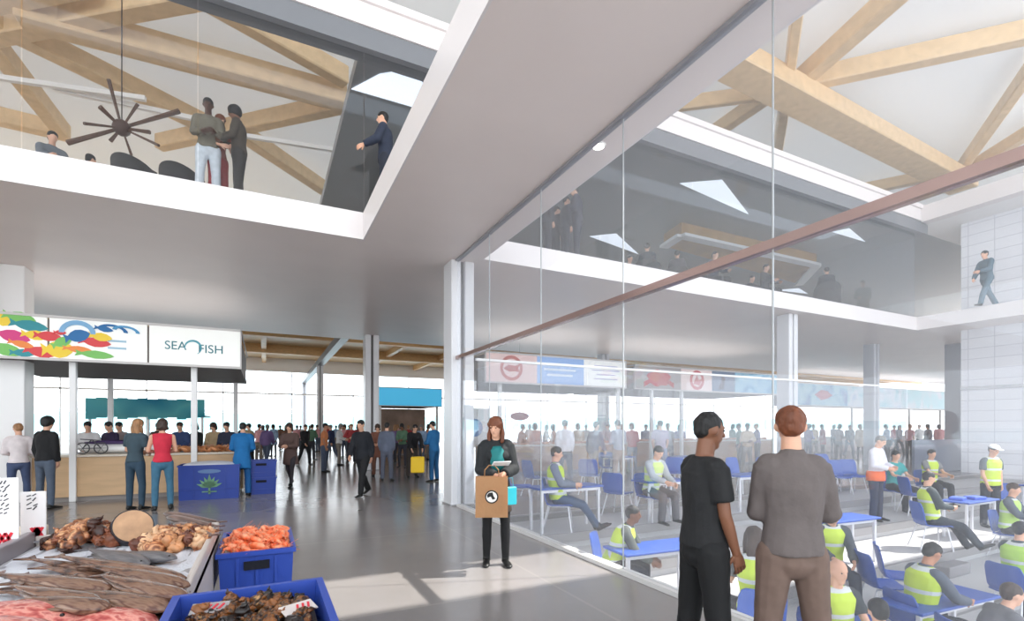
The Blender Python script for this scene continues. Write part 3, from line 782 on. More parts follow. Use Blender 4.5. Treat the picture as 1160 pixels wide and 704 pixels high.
def make_table(loc, rz, label, L=1.3, W=.5):
    r = empty('auction_table', loc, rz)
    o = NB(); sbox(o, -L/2, L/2, -W/2, W/2, .70, .735, .012, 2); put('table_top', o, M_blue2, r)
    o = NB(); 
    for s in (-1, 1): box(o, -L/2+.06, L/2-.06, s*(W/2-.07)-.012, s*(W/2-.07)+.012, .65, .70)
    put('apron', o, M_leg, r)
    for sx in (-1, 1):
        for sy in (-1, 1):
            o = NB(); sbox(o, sx*(L/2-.07)-.022, sx*(L/2-.07)+.022, sy*(W/2-.07)-.022, sy*(W/2-.07)+.022, 0, .70, .005, 1); put('leg', o, M_leg, r)
    return tag(r, label, 'table', 'blue tables of the auction hall')
# (px, py, height shown, length)
TABLES = [(640, 600, 0, 1.25, 'blue table in front of the vested worker nearest the tall column'),
 (748, 589, 0, 1.0, 'blue table left of the man in black, beside the worker in a pale vest'),
 (845, 583, 0, .95, 'blue table seen between the two standing men, light legs'),
 (950, 638, 0, 1.35, 'blue table right of the grey shirt, at his elbow'),
 (1098, 607, 0, 1.3, 'blue table carrying papers, before the standing worker in a white cap'),
 (1062, 662, .735, 1.5, 'large blue table in front of the phone-reading worker, lower right'),
 (742, 626, .735, 1.2, 'blue table low behind the glass right of the lone dark-haired head'),
 (958, 694, .735, 1.0, 'blue table at the bottom edge right of the grey-brown trousers'),
 (1180, 575, 0, 1.2, 'blue table cut by the right picture edge, halfway up the seating'),
 (700, 545, 0, .9, 'blue table farther back between two workers'),
 (770, 545, 0, .9, 'blue table at the back just left of the head in black')]
for px, py, ab, L, lab in TABLES:
    make_table(tier_at(px, py, ab), math.radians(-4 if py > 610 else 0), lab, L)
CHAIRS = [(588, 577, 90, 'blue chair nearest the tall white column, back to the viewer'),
 (606, 563, 60, 'blue chair right behind the woman with the paper bag'),
 (668, 560, 20, 'blue chair behind the table of the worker with outstretched legs'),
 (700, 579, 40, 'empty blue chair left of the worker in the pale vest'),
 (763, 556, 10, 'blue chair back to the viewer, left of the head of the man in black'),
 (688, 540, 180, 'blue chair far back beside the walking pair'),
 (905, 557, 180, 'first blue chair of the row right of the grey shirt'),
 (920, 556, 180, 'second blue chair of the row right of the grey shirt'),
 (935, 555, 180, 'third blue chair of the row right of the grey shirt'),
 (950, 554, 180, 'fourth blue chair of the row right of the grey shirt'),
 (966, 553, 180, 'last blue chair of the row, next to the man in the white shirt'),
 (1036, 592, 100, 'empty blue chair left of the worker leaning back'),
 (868, 560, 30, 'blue chair between the heads of the two standing men'),
 (1138, 586, 200, 'blue chair behind the worker in the white cap'),
 (1000, 702, 100, 'tilted-looking empty blue chair in the lower right, left of the phone reader'),
 (1018, 690, 120, 'second empty blue chair against the phone reader\'s seat'),
 (838, 560, 150, 'blue chair left of the grey shirt at the back')]
for px, py, dg, lab in CHAIRS: make_chair(tier_at(px, py), face(dg), lab)
# loose papers on a table and a grey bench block
tp = tier_at(1098, 607)
for k, (dx, dy, a, lab) in enumerate(((-.35, .05, 10, 'blue folder lying on the table before the white-capped worker, left one'), (.1, -.05, -15, 'blue folder lying on the table before the white-capped worker, right one'))):
    o = NB(); sbox(o, -.15, .15, -.11, .11, 0, .06, .01, 1)
    ob = put('document_box', o, mat((.25, .38, .78), .5), loc=(tp.x+dx, tp.y+dy, tp.z+.736), rz=math.radians(a)); tag(ob, lab, 'box')
p = tier_at(1078, 640); o = NB(); sbox(o, -.35, .35, -.12, .12, 0, .18, .015, 2)
ob = put('bench_block', o, mat((.55, .54, .55), .6), loc=p); tag(ob, 'low grey block lying on the sunlit step behind the phone reader', 'block')

# ================================================================ STALLS
UPL = 2.2
def panel(root, name, x0, x1, y, z0, z1, m, t=.03):
    o = NB(); box(o, x0, x1, y-t, y, z0, z1); return put(name, o, m, root)
def stall(x0, x1, yf, dep, z0, z1, label, posts, panels, under=(.42, .38, .37), ret=True):
    """free-standing kiosk roof: a deep sign band on slim posts"""
    cx = (x0+x1)/2; r = empty('market_stall', (cx, yf, 0)); a, b = x0-cx, x1-cx
    o = NB(); box(o, a, b, 0.03, dep, z0, z0+.08); box(o, a+.02, b-.02, 0.03, dep, z0+.08, z1-.05)
    put('canopy_box', o, mat(under, .6), r)
    o = NB()
    for z in (z0-.03, z1-.03): box(o, a-.03, b+.03, -.05, .03, z, z+.05)
    box(o, b-.0, b+.03, -.05, .03, z0, z1); box(o, a-.03, a, -.05, .03, z0, z1)
    box(o, b, b+.03, .03, dep, z1-.03, z1+.02); box(o, a-.03, a, .03, dep, z1-.03, z1+.02)
    put('sign_frame', o, mat((.80, .78, .77), .4), r)
    ps = []
    for (u0, u1, m) in panels:
        p = panel(r, 'sign_panel', u0-cx, u1-cx, 0.03, z0+.02, z1-.03, m, .05)
        ps.append(p)
    for (px_, py_) in posts:
        o = NB(); sbox(o, px_-cx-.06, px_-cx+.06, py_-yf-.06, py_-yf+.06, 0, z0, .01, 1); put('post', o, M_white, r)
    # added upward fill hidden above the kiosk roof, no real fitting, brightens the slab
    ld = bpy.data.lights.new('added_uplight', 'AREA'); ld.shape = 'RECTANGLE'; ld.size = (b-a)*.9; ld.size_y = dep*.8; ld.energy = UPL*(b-a)*dep**.5; ld.color = (1, .97, .94)
    lo = bpy.data.objects.new('added_uplight', ld); COL.objects.link(lo); lo.parent = r; lo.location = (0, dep*.5, z1+.06); lo.rotation_euler = (PI, 0, 0)
    tag(r, label, 'market stall', 'stalls with sign bands')
    return r, ps
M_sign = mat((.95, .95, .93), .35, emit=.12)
y1 = 13.4
xs = [at_y(px, 400, y1).x for px in (-70, 55, 168, 272)]
st1, ps = stall(xs[0], xs[3], y1, 4.9, 3.0, 3.88, 'fish stall at the left with colourful sign band lettered in teal', [(at_y(83, 450, 13.7).x, 13.7), (at_y(220, 450, 13.7).x, 13.7), (xs[3]-.3, 18.0), (xs[1], 18.0)],
    [(xs[0], xs[1]-.02, M_sign), (xs[1]+.02, xs[2]-.02, M_sign), (xs[2]+.02, xs[3], M_sign)])
cx1 = (xs[0]+xs[3])/2
def blob(parent, px, py, w, h, col, ang=0, kind='fish'):
    p = at_y(px, py, y1-.03); o = NB()
    if kind == 'fish': pts = [(math.cos(t)*w*(1 if math.cos(t) > 0 else .85), math.sin(t)*h*(.55+.45*math.cos(t/2)**2)) for t in [2*PI*i/20 for i in range(20)]]
    if kind == 'fish':
        pts = [(w*x_, h*z_) for x_, z_ in ((1, 0), (.8, .45), (.45, .85), (0, 1), (-.4, .75), (-.7, .3), (-1.05, .75), (-.95, 0), (-1.05, -.75), (-.7, -.3), (-.4, -.75), (0, -1), (.45, -.85), (.8, -.45))]
    elif kind == 'dot': pts = [(w*math.cos(2*PI*i/20), h*math.sin(2*PI*i/20)) for i in range(20)]
    elif kind == 'arc':
        n = 14; pts = [(w*math.cos(PI*i/n), h*math.sin(PI*i/n)) for i in range(n+1)]+[(w*.72*math.cos(PI-PI*i/n), h*.66*math.sin(PI-PI*i/n)) for i in range(n+1)]
    ca, sa = math.cos(math.radians(ang)), math.sin(math.radians(ang))
    pts = [(x*ca-z*sa, x*sa+z*ca) for x, z in pts]
    global _lay
    _lay += .0012
    prism_xz(o, pts, -.004-_lay, 0)
    ob = put('sign_graphic', o, mat(col, .5), parent); ob.location = (p.x-cx1, -.02, p.z)
    return ob
_lay = 0
Yc, Gc, Rc, Tc, Mc, Oc, Bc = (.96, .82, .22), (.48, .76, .38), (.87, .25, .27), (.15, .56, .60), (.85, .22, .50), (.95, .55, .25), (.10, .42, .66)
for px, py, w, h, c, a in ((3, 361, .22, .15, Yc, 0), (22, 360, .26, .12, Gc, -12), (33, 369, .30, .11, Tc, -8), (14, 381, .28, .13, Mc, -14), (40, 380, .22, .10, Yc, -6), (54, 381, .22, .10, Rc, -4),
     (6, 396, .30, .12, Gc, -16), (26, 400, .2, .08, Tc, 0), (46, 399, .26, .11, Rc, -10), (24, 390, .2, .07, Oc, -14), (-25, 375, .3, .14, Bc, 0), (-30, 395, .3, .14, Rc, 10), (-50, 380, .3, .2, Yc, 0)): blob(ps[0], px, py, w, h, c, a)
for px, py, w, h, c, a in ((66, 396, .26, .18, Yc, 5), (70, 388, .18, .10, Gc, 30), (88, 396, .24, .07, Oc, -4), (108, 388, .27, .10, Rc, -6), (114, 382, .20, .09, Yc, -8), (108, 402, .32, .085, Gc, -4), (88, 381, .22, .13, Bc, 18), (68, 377, .1, .05, Rc, 0)): blob(ps[1], px, py, w, h, c, a)
blob(ps[1], 88, 378, .30, .27, (.50, .70, .85), 0, 'arc'); blob(ps[1], 128, 375, .26, .13, Bc, -8, 'arc'); blob(ps[1], 118, 373, .16, .06, Bc, -10); blob(ps[1], 143, 376, .24, .12, (.3, .6, .78), -8, 'arc')
for k in range(2): 
    p = at_y(133, 387+k*8, y1); o = NB(); box(o, -.16, .16, -.006, 0, -.022, .022); ob = put('sign_graphic', o, mat((.65, .78, .85), .5), ps[1]); ob.location = (p.x-cx1, -.02, p.z)
M_teal = mat((.16, .45, .50), .5)
zt = at_y(220, 394, y1).z
text_mesh('sign_lettering', 'SEA', .27, M_teal, ps[2], (at_y(199, 390, y1).x-cx1, -.024, zt+.01), (PI/2, 0, 0), .003, sx=.95)
text_mesh('sign_lettering', 'FISH', .27, M_teal, ps[2], (at_y(239, 395, y1).x-cx1, -.024, zt-.03), (PI/2, 0, 0), .003, sx=1.0)
o = NB(); n = 22
for i in range(n):     # open ring with a wave between the two words
    a0, a1 = math.radians(-60+i*260/n), math.radians(-60+(i+1)*260/n)
    w0, w1 = .035*math.sin(PI*i/n), .035*math.sin(PI*(i+1)/n)
    prism_xz(o, [((.16-w0)*math.cos(a0), (.16-w0)*math.sin(a0)), ((.16+.01)*math.cos(a0), (.17)*math.sin(a0)), ((.17)*math.cos(a1), (.17)*math.sin(a1)), ((.16-w1)*math.cos(a1), (.16-w1)*math.sin(a1))], -.006, 0)
ob = put('sign_emblem', o, mat((.3, .62, .68), .5), ps[2]); ob.location = (at_y(219, 391, y1).x-cx1, -.022, zt)
# stall 2 and 3 behind the glass
y2 = 14.1
xa = [at_y(px, 420, y2).x for px in (550, 608, 661, 708)]
st2, p2 = stall(xa[0], xa[3], y2, 4.0, 3.0, 3.93, 'stall behind the glass with pink, blue and white sign panels', [(at_y(566, 450, 14.4).x, 14.4), (at_y(700, 450, 14.4).x, 14.4), (xa[0]+.3, 17.8)],
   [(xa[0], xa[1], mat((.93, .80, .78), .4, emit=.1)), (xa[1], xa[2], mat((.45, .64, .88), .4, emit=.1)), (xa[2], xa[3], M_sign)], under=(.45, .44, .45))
cx2 = (xa[0]+xa[3])/2
def ringm(parent, x, z, r, w, c, cx, y=-.026, a0=0, a1=360):
    o = NB(); n = 24
    for i in range(n):
        t0, t1 = math.radians(a0+(a1-a0)*i/n), math.radians(a0+(a1-a0)*(i+1)/n)
        prism_xz(o, [((r-w)*math.cos(t0), (r-w)*math.sin(t0)), (r*math.cos(t0), r*math.sin(t0)), (r*math.cos(t1), r*math.sin(t1)), ((r-w)*math.cos(t1), (r-w)*math.sin(t1))], -.004, 0)
    ob = put('sign_emblem', o, mat(c, .5), parent); ob.location = (x-cx, y, z); return ob
xr = at_y(579, 415, y2).x
ringm(p2[0], xr, 3.47, .40, .10, (.82, .42, .38), cx2)
o = NB(); prism_xz(o, [(-.28, -.02), (-.1, .1), (.12, .07), (.3, .14), (.24, 0), (.3, -.12), (.08, -.1), (-.1, -.12)], -.008, 0); ob = put('sign_graphic', o, mat((.78, .30, .26), .5), p2[0]); ob.location = (xr-cx2, -.026, 3.47)
for k, w in enumerate((.42, .62, .5)):
    o = NB(); box(o, -w, w, -.006, 0, -.035, .035); ob = put('sign_graphic', o, mat((.85, .91, .97), .5), p2[1]); ob.location = (at_y(634, 415, y2).x-cx2, -.022, 3.68-.18*k)
for k, w in enumerate((.5, .6, .4, .5)):
    o = NB(); box(o, -w, w, -.006, 0, -.02, .02); ob = put('sign_graphic', o, mat((.70, .68, .84), .5), p2[2]); ob.location = (at_y(686, 415, y2).x-cx2, -.022, 3.72-.15*k)
xb = [at_y(px, 430, y2).x for px in (719, 771, 806, 832, 884)]
st3, p3 = stall(xb[0], xb[4], y2, 4.0, 3.0, 3.85, 'stall behind the glass with red crab sign and sky-blue sign panels', [(at_y(738, 450, 14.4).x, 14.4), (at_y(772, 450, 14.4).x, 14.4)],
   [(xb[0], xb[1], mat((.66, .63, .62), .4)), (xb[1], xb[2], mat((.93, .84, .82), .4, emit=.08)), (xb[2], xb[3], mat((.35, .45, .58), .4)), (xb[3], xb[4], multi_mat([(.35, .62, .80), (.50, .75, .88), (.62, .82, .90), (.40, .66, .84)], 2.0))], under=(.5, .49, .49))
cx3 = (xb[0]+xb[4])/2
o = NB(); prism_xz(o, [(.55*math.cos(t)*(1+.12*math.sin(5*t)), .30*math.sin(t)*(1+.12*math.cos(7*t))) for t in [2*PI*i/26 for i in range(26)]], -.008, 0)
for s in (-1, 1):
    for k in range(3): tube(o, (s*.4, -.004, -.05-.05*k), (s*.72, -.004, -.2-.06*k), .03, 5)
ob = put('sign_graphic', o, mat((.78, .15, .17), .5), p3[0]); ob.location = (at_y(746, 431, y2).x-cx3, -.024, 3.42)
ringm(p3[1], at_y(789, 431, y2).x, 3.42, .38, .12, (.82, .32, .34), cx3)
o = NB(); prism_xz(o, [(-.25, -.15), (-.05, .2), (.05, 0), (.25, .1), (.1, -.2)], -.008, 0); ob = put('sign_graphic', o, mat((.86, .45, .45), .5), p3[1]); ob.location = (at_y(790, 431, y2).x-cx3, -.024, 3.42)
o = NB(); prism_xz(o, [(-.2, -.3), (-.05, -.05), (.05, .3), (.2, .1), (.12, -.3)], -.008, 0); ob = put('sign_graphic', o, mat((.20, .16, .28), .5), p3[2]); ob.location = (at_y(817, 431, y2).x-cx3, -.024, 3.42)
# far blue stall on the right
y4 = 18.2
xc = [at_y(px, 445, y4).x for px in (903, 960, 1020, 1088)]
st4, p4 = stall(xc[0], xc[3], y4, 1.5, 2.85, 4.15, 'long far stall at the right with watery blue sign band', [(at_y(965, 470, y4+.2).x, y4+.2), (at_y(1030, 470, y4+.2).x, y4+.2), (at_y(1065, 470, y4+.2).x, y4+.2)],
   [(xc[0], xc[1], multi_mat([(.25, .48, .72), (.40, .66, .82), (.62, .82, .88), (.50, .72, .86)], .9)), (xc[1], xc[2], multi_mat([(.45, .76, .82), (.62, .80, .86), (.80, .84, .88), (.55, .70, .84)], .9)), (xc[2], xc[3], multi_mat([(.70, .78, .84), (.62, .80, .84), (.78, .80, .84)], .9))], under=(.62, .62, .65))
o = NB(); prism_xz(o, [(-.8, 0), (-.2, .3), (.4, .25), (.9, 0), (.4, -.2), (-.2, -.3)], -.008, 0); ob = put('sign_graphic', o, mat((.70, .28, .38), .5), p4[0]); ob.location = (at_y(932, 448, y4).x-(xc[0]+xc[3])/2, -.024, 3.5)
# middle kiosk with the plain cyan band
y5 = 27.0
xd = [at_y(px, 450, y5).x for px in (427, 500)]
st5, p5 = stall(xd[0], xd[1], y5, 4, 2.75, 3.75, 'kiosk with a plain cyan sign band behind the double columns', [(xd[0]+.2, y5+.2), (xd[1]-.2, y5+.2)], [(xd[0], xd[1], mat((.27, .66, .82), .4, emit=.5))], under=(.4, .35, .33))  # emission added to brighten the cyan band
o = NB(); box(o, xd[0]+.1, xd[1], y5+3.2, y5+3.4, 0, 2.7)
struct(put('wall_kiosk', o, mat((.62, .52, .46), .6, var=.35, vscale=1.2)))
# far teal awning
def fabric_mat():
    m = multi_mat([(.05, .50, .66), (.20, .70, .78), (.45, .82, .84), (.10, .60, .72)], .35); nt = m.node_tree
    t = nt.nodes.new('ShaderNodeBsdfTranslucent'); x = nt.nodes.new('ShaderNodeMixShader'); x.inputs[0].default_value = .5
    b = nt.nodes['Principled BSDF']; src = b.inputs['Base Color'].links[0].from_socket; nt.links.new(src, t.inputs[0])
    out = [n for n in nt.nodes if n.type == 'OUTPUT_MATERIAL'][0]
    nt.links.new(b.outputs[0], x.inputs[1]); nt.links.new(t.outputs[0], x.inputs[2]); nt.links.new(x.outputs[0], out.inputs[0])
    return m
y6 = 24
a0, a1 = at_y(97, 466, y6).x, at_y(232, 466, y6).x
o = NB(); n = 12
for i in range(n):
    u0 = a0+(a1-a0)*i/n; u1 = a0+(a1-a0)*(i+1)/n
    prism(o, [(u0, y6), (u1, y6), (u1, y6+2.5), (u0, y6+2.5)], 2.02, 2.08)
    box(o, u0, u1, y6-.03-.002*(i % 2), y6, 1.90+.05*(i % 3), 2.70+.03*(i % 2))
ob = put('awning', o, fabric_mat()); tag(ob, 'teal and aqua awning of a far stall above the boat-shaped display', 'awning')
for x in (a0+.1, a1-.1, (a0+a1)/2):
    o = NB(); tube(o, (x, y6+.1, 0), (x, y6+.1, 2.02), .05, 8); tag(put('awning_pole', o, M_white), 'white pole under the far teal awning', 'pole', 'awning poles')
# counters
def counter(x0, x1, y0, yd, h, m, label, top=(.84, .80, .74)):
    cx, cy = (x0+x1)/2, y0
    r = empty('counter', (cx, cy, 0)); a, b = x0-cx, x1-cx
    o = NB(); box(o, a, b, .04, yd, .10, h-.05); put('body', o, m, r)
    o = NB(); box(o, a+.05, b-.05, .10, yd-.05, 0, .10); put('plinth', o, mat((.55, .52, .5), .6), r)
    o = NB(); sbox(o, a-.03, b+.03, 0, yd+.03, h-.05, h, .012, 1); put('worktop', o, mat(top, .3), r)
    return tag(r, label, 'counter')
M_ctr = mat((.80, .66, .50), .45, var=.10, vscale=1.5, stretch=(1, 1, 6))
cxs = [at_y(px, 520, 13.6).x for px in (34, 202, 275)]
counter(cxs[0], cxs[2], 13.65, 1.0, 1.0, M_ctr, 'long pale timber counter under the colourful fish stall sign')
M_ctr2 = mat((.68, .54, .42), .5, var=.3, vscale=1.2)
counter(xa[0]+.2, xa[3], 14.6, .8, 1.0, M_ctr2, 'brown counter under the pink and blue sign behind the glass')
counter(xb[0]+.2, xb[4]+.3, 14.6, .8, 1.05, M_ctr2, 'brown counter under the red crab sign behind the glass')
counter(xc[0]+.4, xc[3]-4.5, 18.6, .8, 1.0, mat((.78, .72, .70), .5, var=.2), 'pale counter under the far blue stall')
counter(xd[0]+.2, xd[1], y5+.8, .8, 1.05, M_ctr2, 'brown counter of the cyan kiosk')
# dark partition in the right distance
pa = at_y(1045, 510, 10.5)
o = NB(); sbox(o, -1.6, 1.6, -.05, .05, 0.0, 1.15, .01, 1)
ob = put('low_partition', o, mat((.42, .44, .50), .5), loc=(at_y(1062, 500, 9.0).x, 9.0, 0)); tag(ob, 'low dark grey partition in front of the tiled wall', 'partition')
# red oval sign and blue poster far behind the woman
o = NB(); loft(o, [((0, 0, 0), .42, .17), ((0, .04, 0), .42, .17)], 24, xdir=(1, 0, 0)); ob = put('oval_sign', o, mat((.75, .25, .30), .5), loc=at_y(589, 472, 18)); tag(ob, 'red oval sign hanging far behind the woman with the bag', 'sign')
t_ = NB(); 
r = empty('wall_poster', at_y(538, 485, 16.5)); 
o = NB(); box(o, -.55, .55, 0, .03, -.7, .7); put('board', o, M_white, r)
o = NB(); prism_xz(o, [(.3*math.cos(t), .32*math.sin(t)) for t in [2*PI*i/18 for i in range(18)]], -.01, 0); put('blue_spot', o, mat((.25, .48, .75), .5), r)
tag(r, 'white poster with a blue spot left of the woman with the bag', 'poster')
o = NB(); tube(o, at_y(538, 485, 16.54)+V(-.3,.02,.7), at_y(538, 485, 16.54)+V(-.3,.02,3.6), .01, 4); tag(put('poster_wire', o, M_steel), 'thin wire holding the white poster', 'wire')
p = at_y(589, 472, 18); o = NB(); tube(o, p+V(0,.02,.17), V(p.x, 18.02, 5.0), .01, 4); tag(put('sign_wire', o, M_steel), 'thin wire holding the red oval sign', 'wire')
# pale back-of-house walls behind the stalls
# ================================================================ BLUE TUB, CRATES
M_tub = mat((.13, .24, .58), .4)
M_crate = mat((.16, .28, .64), .4)
def crate(loc, w, d, h, rz, label, holes=True, group=None, m=None):
    r = empty('fish_crate', loc, rz); o = NB(); t = .018; tp = .02; m = m or M_crate
    def ring(z, inset): return [(-w/2+inset, -d/2+inset, z), (w/2-inset, -d/2+inset, z), (w/2-inset, d/2-inset, z), (-w/2+inset, d/2-inset, z)]
    levels = [(0, tp), (h-.03, .004), (h-.03, -.012), (h, -.012), (h, t-.004), (.03, tp+t)]
    rs = [[o.verts.new(v) for v in ring(*L)] for L in levels]
    for i in range(len(rs)-1):
        for k in range(4): o.faces.new((rs[i][k], rs[i][(k+1) % 4], rs[i+1][(k+1) % 4], rs[i+1][k]))
    o.faces.new(rs[0][::-1]); o.faces.new(rs[-1])
    for k in range(1, 4):     # ribs
        x = -w/2+w*k/4
        for s in (-1, 1): box(o, x-.008, x+.008, s*(d/2-.004)-.006, s*(d/2-.004)+.006, .03, h-.04)
    for s in (-1, 1): box(o, -w/2+.01, w/2-.01, s*(d/2-.006)-.006, s*(d/2-.006)+.006, h*.28, h*.28+.012)
    put('shell', o, m, r)
    if holes:
        for s in (-1, 1):
            o = NB(); box(o, -w*.17, w*.17, s*(d/2+.003)-.006, s*(d/2+.003)+.004, h-.12, h-.065); put('hand_hole', o, mat((.02, .03, .10), .8), r)
    return tag(r, label, 'crate', group)
tl, tr = at_y(203, 560, 13.0), at_y(272, 560, 13.0)
bx = (tl.x+tr.x)/2; tw = tr.x-tl.x
crate((bx, 13.15, 0), tw, .75, .76, 0, 'big blue bulk tub with a pale green tree emblem standing before the timber counter', holes=False, m=M_tub)
tub = [o for o in COL.objects if o.name.startswith('fish_crate')][-1]; tub.name = 'bulk_tub'
o = NB()
for k in range(7):
    a = math.radians(-70+k*23.3); L = .26 if k != 3 else .3
    c, s_ = math.sin(a), math.cos(a)
    prism_xz(o, [(0, 0), (c*L*.5-s_*.04, s_*L*.5+c*.04), (c*L, s_*L), (c*L*.5+s_*.04, s_*L*.5-c*.04)], -.008, 0)
box(o, -.02, .02, -.008, 0, -.14, .02); box(o, -.14, .14, -.008, 0, -.10, -.075)
ob = put('tree_emblem', o, mat((.40, .58, .45), .5), tub); ob.location = (.0, -.375, .26); 
o = NB(); loft(o, [((0, -.008, 0), .22, .045), ((0, 0, 0), .22, .045)], 20, xdir=(1, 0, 0)); ob = put('oval_label', o, mat((.36, .48, .66), .5), tub); ob.location = (0, -.375, .62)
# goods in the tub: pale ice and two boxes
o = NB(); ball(o, (0, 0, 0), tw*.46, .33, .09, 3)
ob = put('crushed_ice', o, mat((.86, .87, .90), .5, bump=.6, bscale=12), loc=(bx, 13.15, .74)); tag(ob, 'mound of crushed ice filling the big blue bulk tub', 'ice', kind='stuff')
c1 = at_y(296, 560, 13.6)
for k in range(2): crate((c1.x, 13.5, .40*k), .66, .6, .40, 0, 'blue crate right of the teal-coated attendant, %s of the stack' % ('bottom' if k == 0 else 'top'), group='crates by the counter', m=M_tub)
# ================================================================ FOREGROUND FISH COUNTER
TZ = .90; TX0, TX1, TY0, TY1 = -1.28, -.29, .6, 4.12
r = empty('fish_display_table', ((TX0+TX1)/2, 2.4, 0)); ox, oy = (TX0+TX1)/2, 2.4
def rel(bm, x0, x1, y0, y1, z0, z1, rr=.01): sbox(bm, x0-ox, x1-ox, y0-oy, y1-oy, z0, z1, rr, 2)
o = NB(); rel(o, TX0, TX1, TY0, TY1, TZ-.10, TZ-.045); put('tray', o, mat((.86, .86, .88), .25), r)
o = NB(); rel(o, TX1-.03, TX1, TY0, TY1, TZ-.35, TZ+.02); rel(o, TX0, TX1, TY1-.03, TY1, TZ-.35, TZ+.02)
put('edge_board', o, mat((.80, .76, .73), .4), r)
o = NB(); rel(o, TX0-.05, TX0, TY0, TY1, TZ-.35, TZ+.045); put('divider_rail', o, mat((.58, .56, .58), .35, metal=.3), r)
for x in (TX0+.06, TX1-.08):
    for y in (TY0+.08, TY1-.1):
        o = NB(); rel(o, x-.03, x+.03, y-.03, y+.03, 0, TZ-.10); put('leg', o, M_steel, r)
tag(r, 'white fish display table with grey rail in the lower left foreground', 'display table')
rr = random.Random(11)
IZ = TZ-.035
o = NB(); t = NB(); bmesh.ops.create_grid(t, x_segments=40, y_segments=90, size=.5)
from mathutils import noise as _n
for v in t.verts:
    v.co = Vector(((TX0+TX1)/2+v.co.x*(TX1-TX0-.07), (TY0+TY1)/2+v.co.y*(TY1-TY0-.07), TZ-.046+.012*_n.noise(v.co*22)+.006))
merge(o, t); box(o, TX0+.03, TX1-.035, TY0+.03, TY1-.035, TZ-.0465, TZ-.043)
ob = put('crushed_ice', o, mat((.88, .89, .92), .35, bump=.5, bscale=60), smooth=True); tag(ob, 'layer of crushed ice covering the foreground display table', 'ice', kind='stuff')
def fish_mesh(L, h, w, nose=.5, tail=.9, bend=0.0, longb=False):
    """fish lying on its side along +X; belly to -Y"""
    b = NB(); n = 10
    prof = ((0, .10), (.05, .42), (.14, .78), (.28, 1.0), (.45, .95), (.62, .72), (.78, .42), (.88, .24), (.93, .20)) if not longb else ((0, .25), (.05, .6), (.12, .9), (.22, 1.0), (.45, .88), (.65, .66), (.82, .40), (.92, .26), (.95, .22))
    def cy(u): return bend*L*(u-.4)**2
    loft(b, [((L*(u-.5), cy(u), w*.5), w*.5*max(.18, f)*1.0, h*.5*f) for u, f in prof], 12, xdir=(0, 0, 1))
    xt = L*.42; yt = cy(.93)
    def fin(pts, t=.004):
        a = [b.verts.new((x, y, w*.5+t)) for x, y in pts]; c = [b.verts.new((x, y, w*.5-t)) for x, y in pts]
        b.faces.new(a); b.faces.new(c[::-1]); k = len(pts)
        for i in range(k): b.faces.new((a[i], c[i], c[(i+1) % k], a[(i+1) % k]))
    fin([(xt, yt-.09*h), (L*.5, yt-h*.45), (L*.475, yt), (L*.5, yt+h*.45), (xt, yt+.09*h)])
    fin([(-L*.22, h*.45), (-L*.1, h*.66), (L*.08, h*.58), (L*.24, h*.36), (L*.2, h*.22), (-L*.2, h*.35)])
    fin([(-L*.02, -h*.42), (L*.05, -h*.62), (L*.16, -h*.42), (L*.14, -h*.25), (0, -h*.3)])
    return b
def eye_mesh(L, h, w): 
    b = NB(); ball(b, (-L*.43, h*.08, w*.5+w*.24), h*.035, sub=2); return b
M_ling = multi_mat([(.24, .16, .13), (.42, .29, .23), (.52, .39, .31), (.34, .21, .17), (.60, .48, .40)], 5, .22, (1, 7, 7), bump=.12)
M_snap = multi_mat([(.66, .26, .25), (.80, .42, .38), (.88, .60, .54), (.70, .32, .30)], 9, .25, (2, 5, 5), bump=.3)
M_greyf = multi_mat([(.30, .29, .30), (.40, .39, .40), (.48, .46, .46)], 8, .35, (1, 6, 6), bump=.3)
M_dkf = multi_mat([(.30, .22, .20), (.45, .35, .31), (.56, .46, .42)], 8, .35, (1, 9, 9), bump=.3)
M_eye = mat((.05, .05, .05), .1)
def fish(kind, pa, pb, z, h, w, m, label, group, bend=0.0, longb=True, flip=False, tilt=0):
    a = at_z(*pa, z+w*.5); b = at_z(*pb, z+w*.5); d = b-a; L = d.length
    r = empty(kind, ((a.x+b.x)/2, (a.y+b.y)/2, z), math.atan2(d.y, d.x))
    put('body', fish_mesh(L, h, w, bend=bend, longb=longb), m, r, smooth=True)
    put('eye', eye_mesh(L, h, w), M_eye, r, smooth=True)
    if flip: r.scale.y = -1
    r.rotation_euler.x = tilt
    return tag(r, label, 'fish', group)
# long brown fish, laid side by side in two layers
k = 0
rows = [((205, 664), (28, 632)), ((212, 672), (45, 642)), ((205, 683), (20, 652)), ((196, 692), (6, 660)), ((188, 700), (2, 668)), ((208, 656), (60, 630)), ((214, 664), (100, 640)), ((200, 676), (70, 655)), ((192, 690), (85, 668)), ((125, 668), (-8, 650)), ((110, 684), (10, 665)), ((120, 690), (30, 678)), ((210, 678), (110, 652))]
names = ['farthest', 'second farthest', 'third', 'fourth', 'nearest']
for i, (pa, pb) in enumerate(rows):
    z = IZ-.005 if i < 5 else IZ+.035+(i-5)*.004
    lab = ('long brown fish in the bottom layer, %s from the viewer' % names[i]) if i < 5 else 'long brown fish lying on top of the pile of long fish'
    fish('long_fish', pa, pb, z, .095+.02*rr.random(), .055, M_ling, lab if i >= 5 else 'long brown fish in the bottom layer of the long fish pile', 'long brown fish on the table', bend=.12*(rr.random()-.5))
fish('flat_fish', (200, 633), (112, 628), IZ-.002, .14, .06, M_greyf, 'dark grey fish lying alone beyond the long brown ones, left-pointing', 'dark grey fish', longb=False)
fish('flat_fish', (168, 640), (98, 622), IZ+.004, .13, .06, M_greyf, 'second dark grey fish half under its grey neighbour', 'dark grey fish', longb=False)
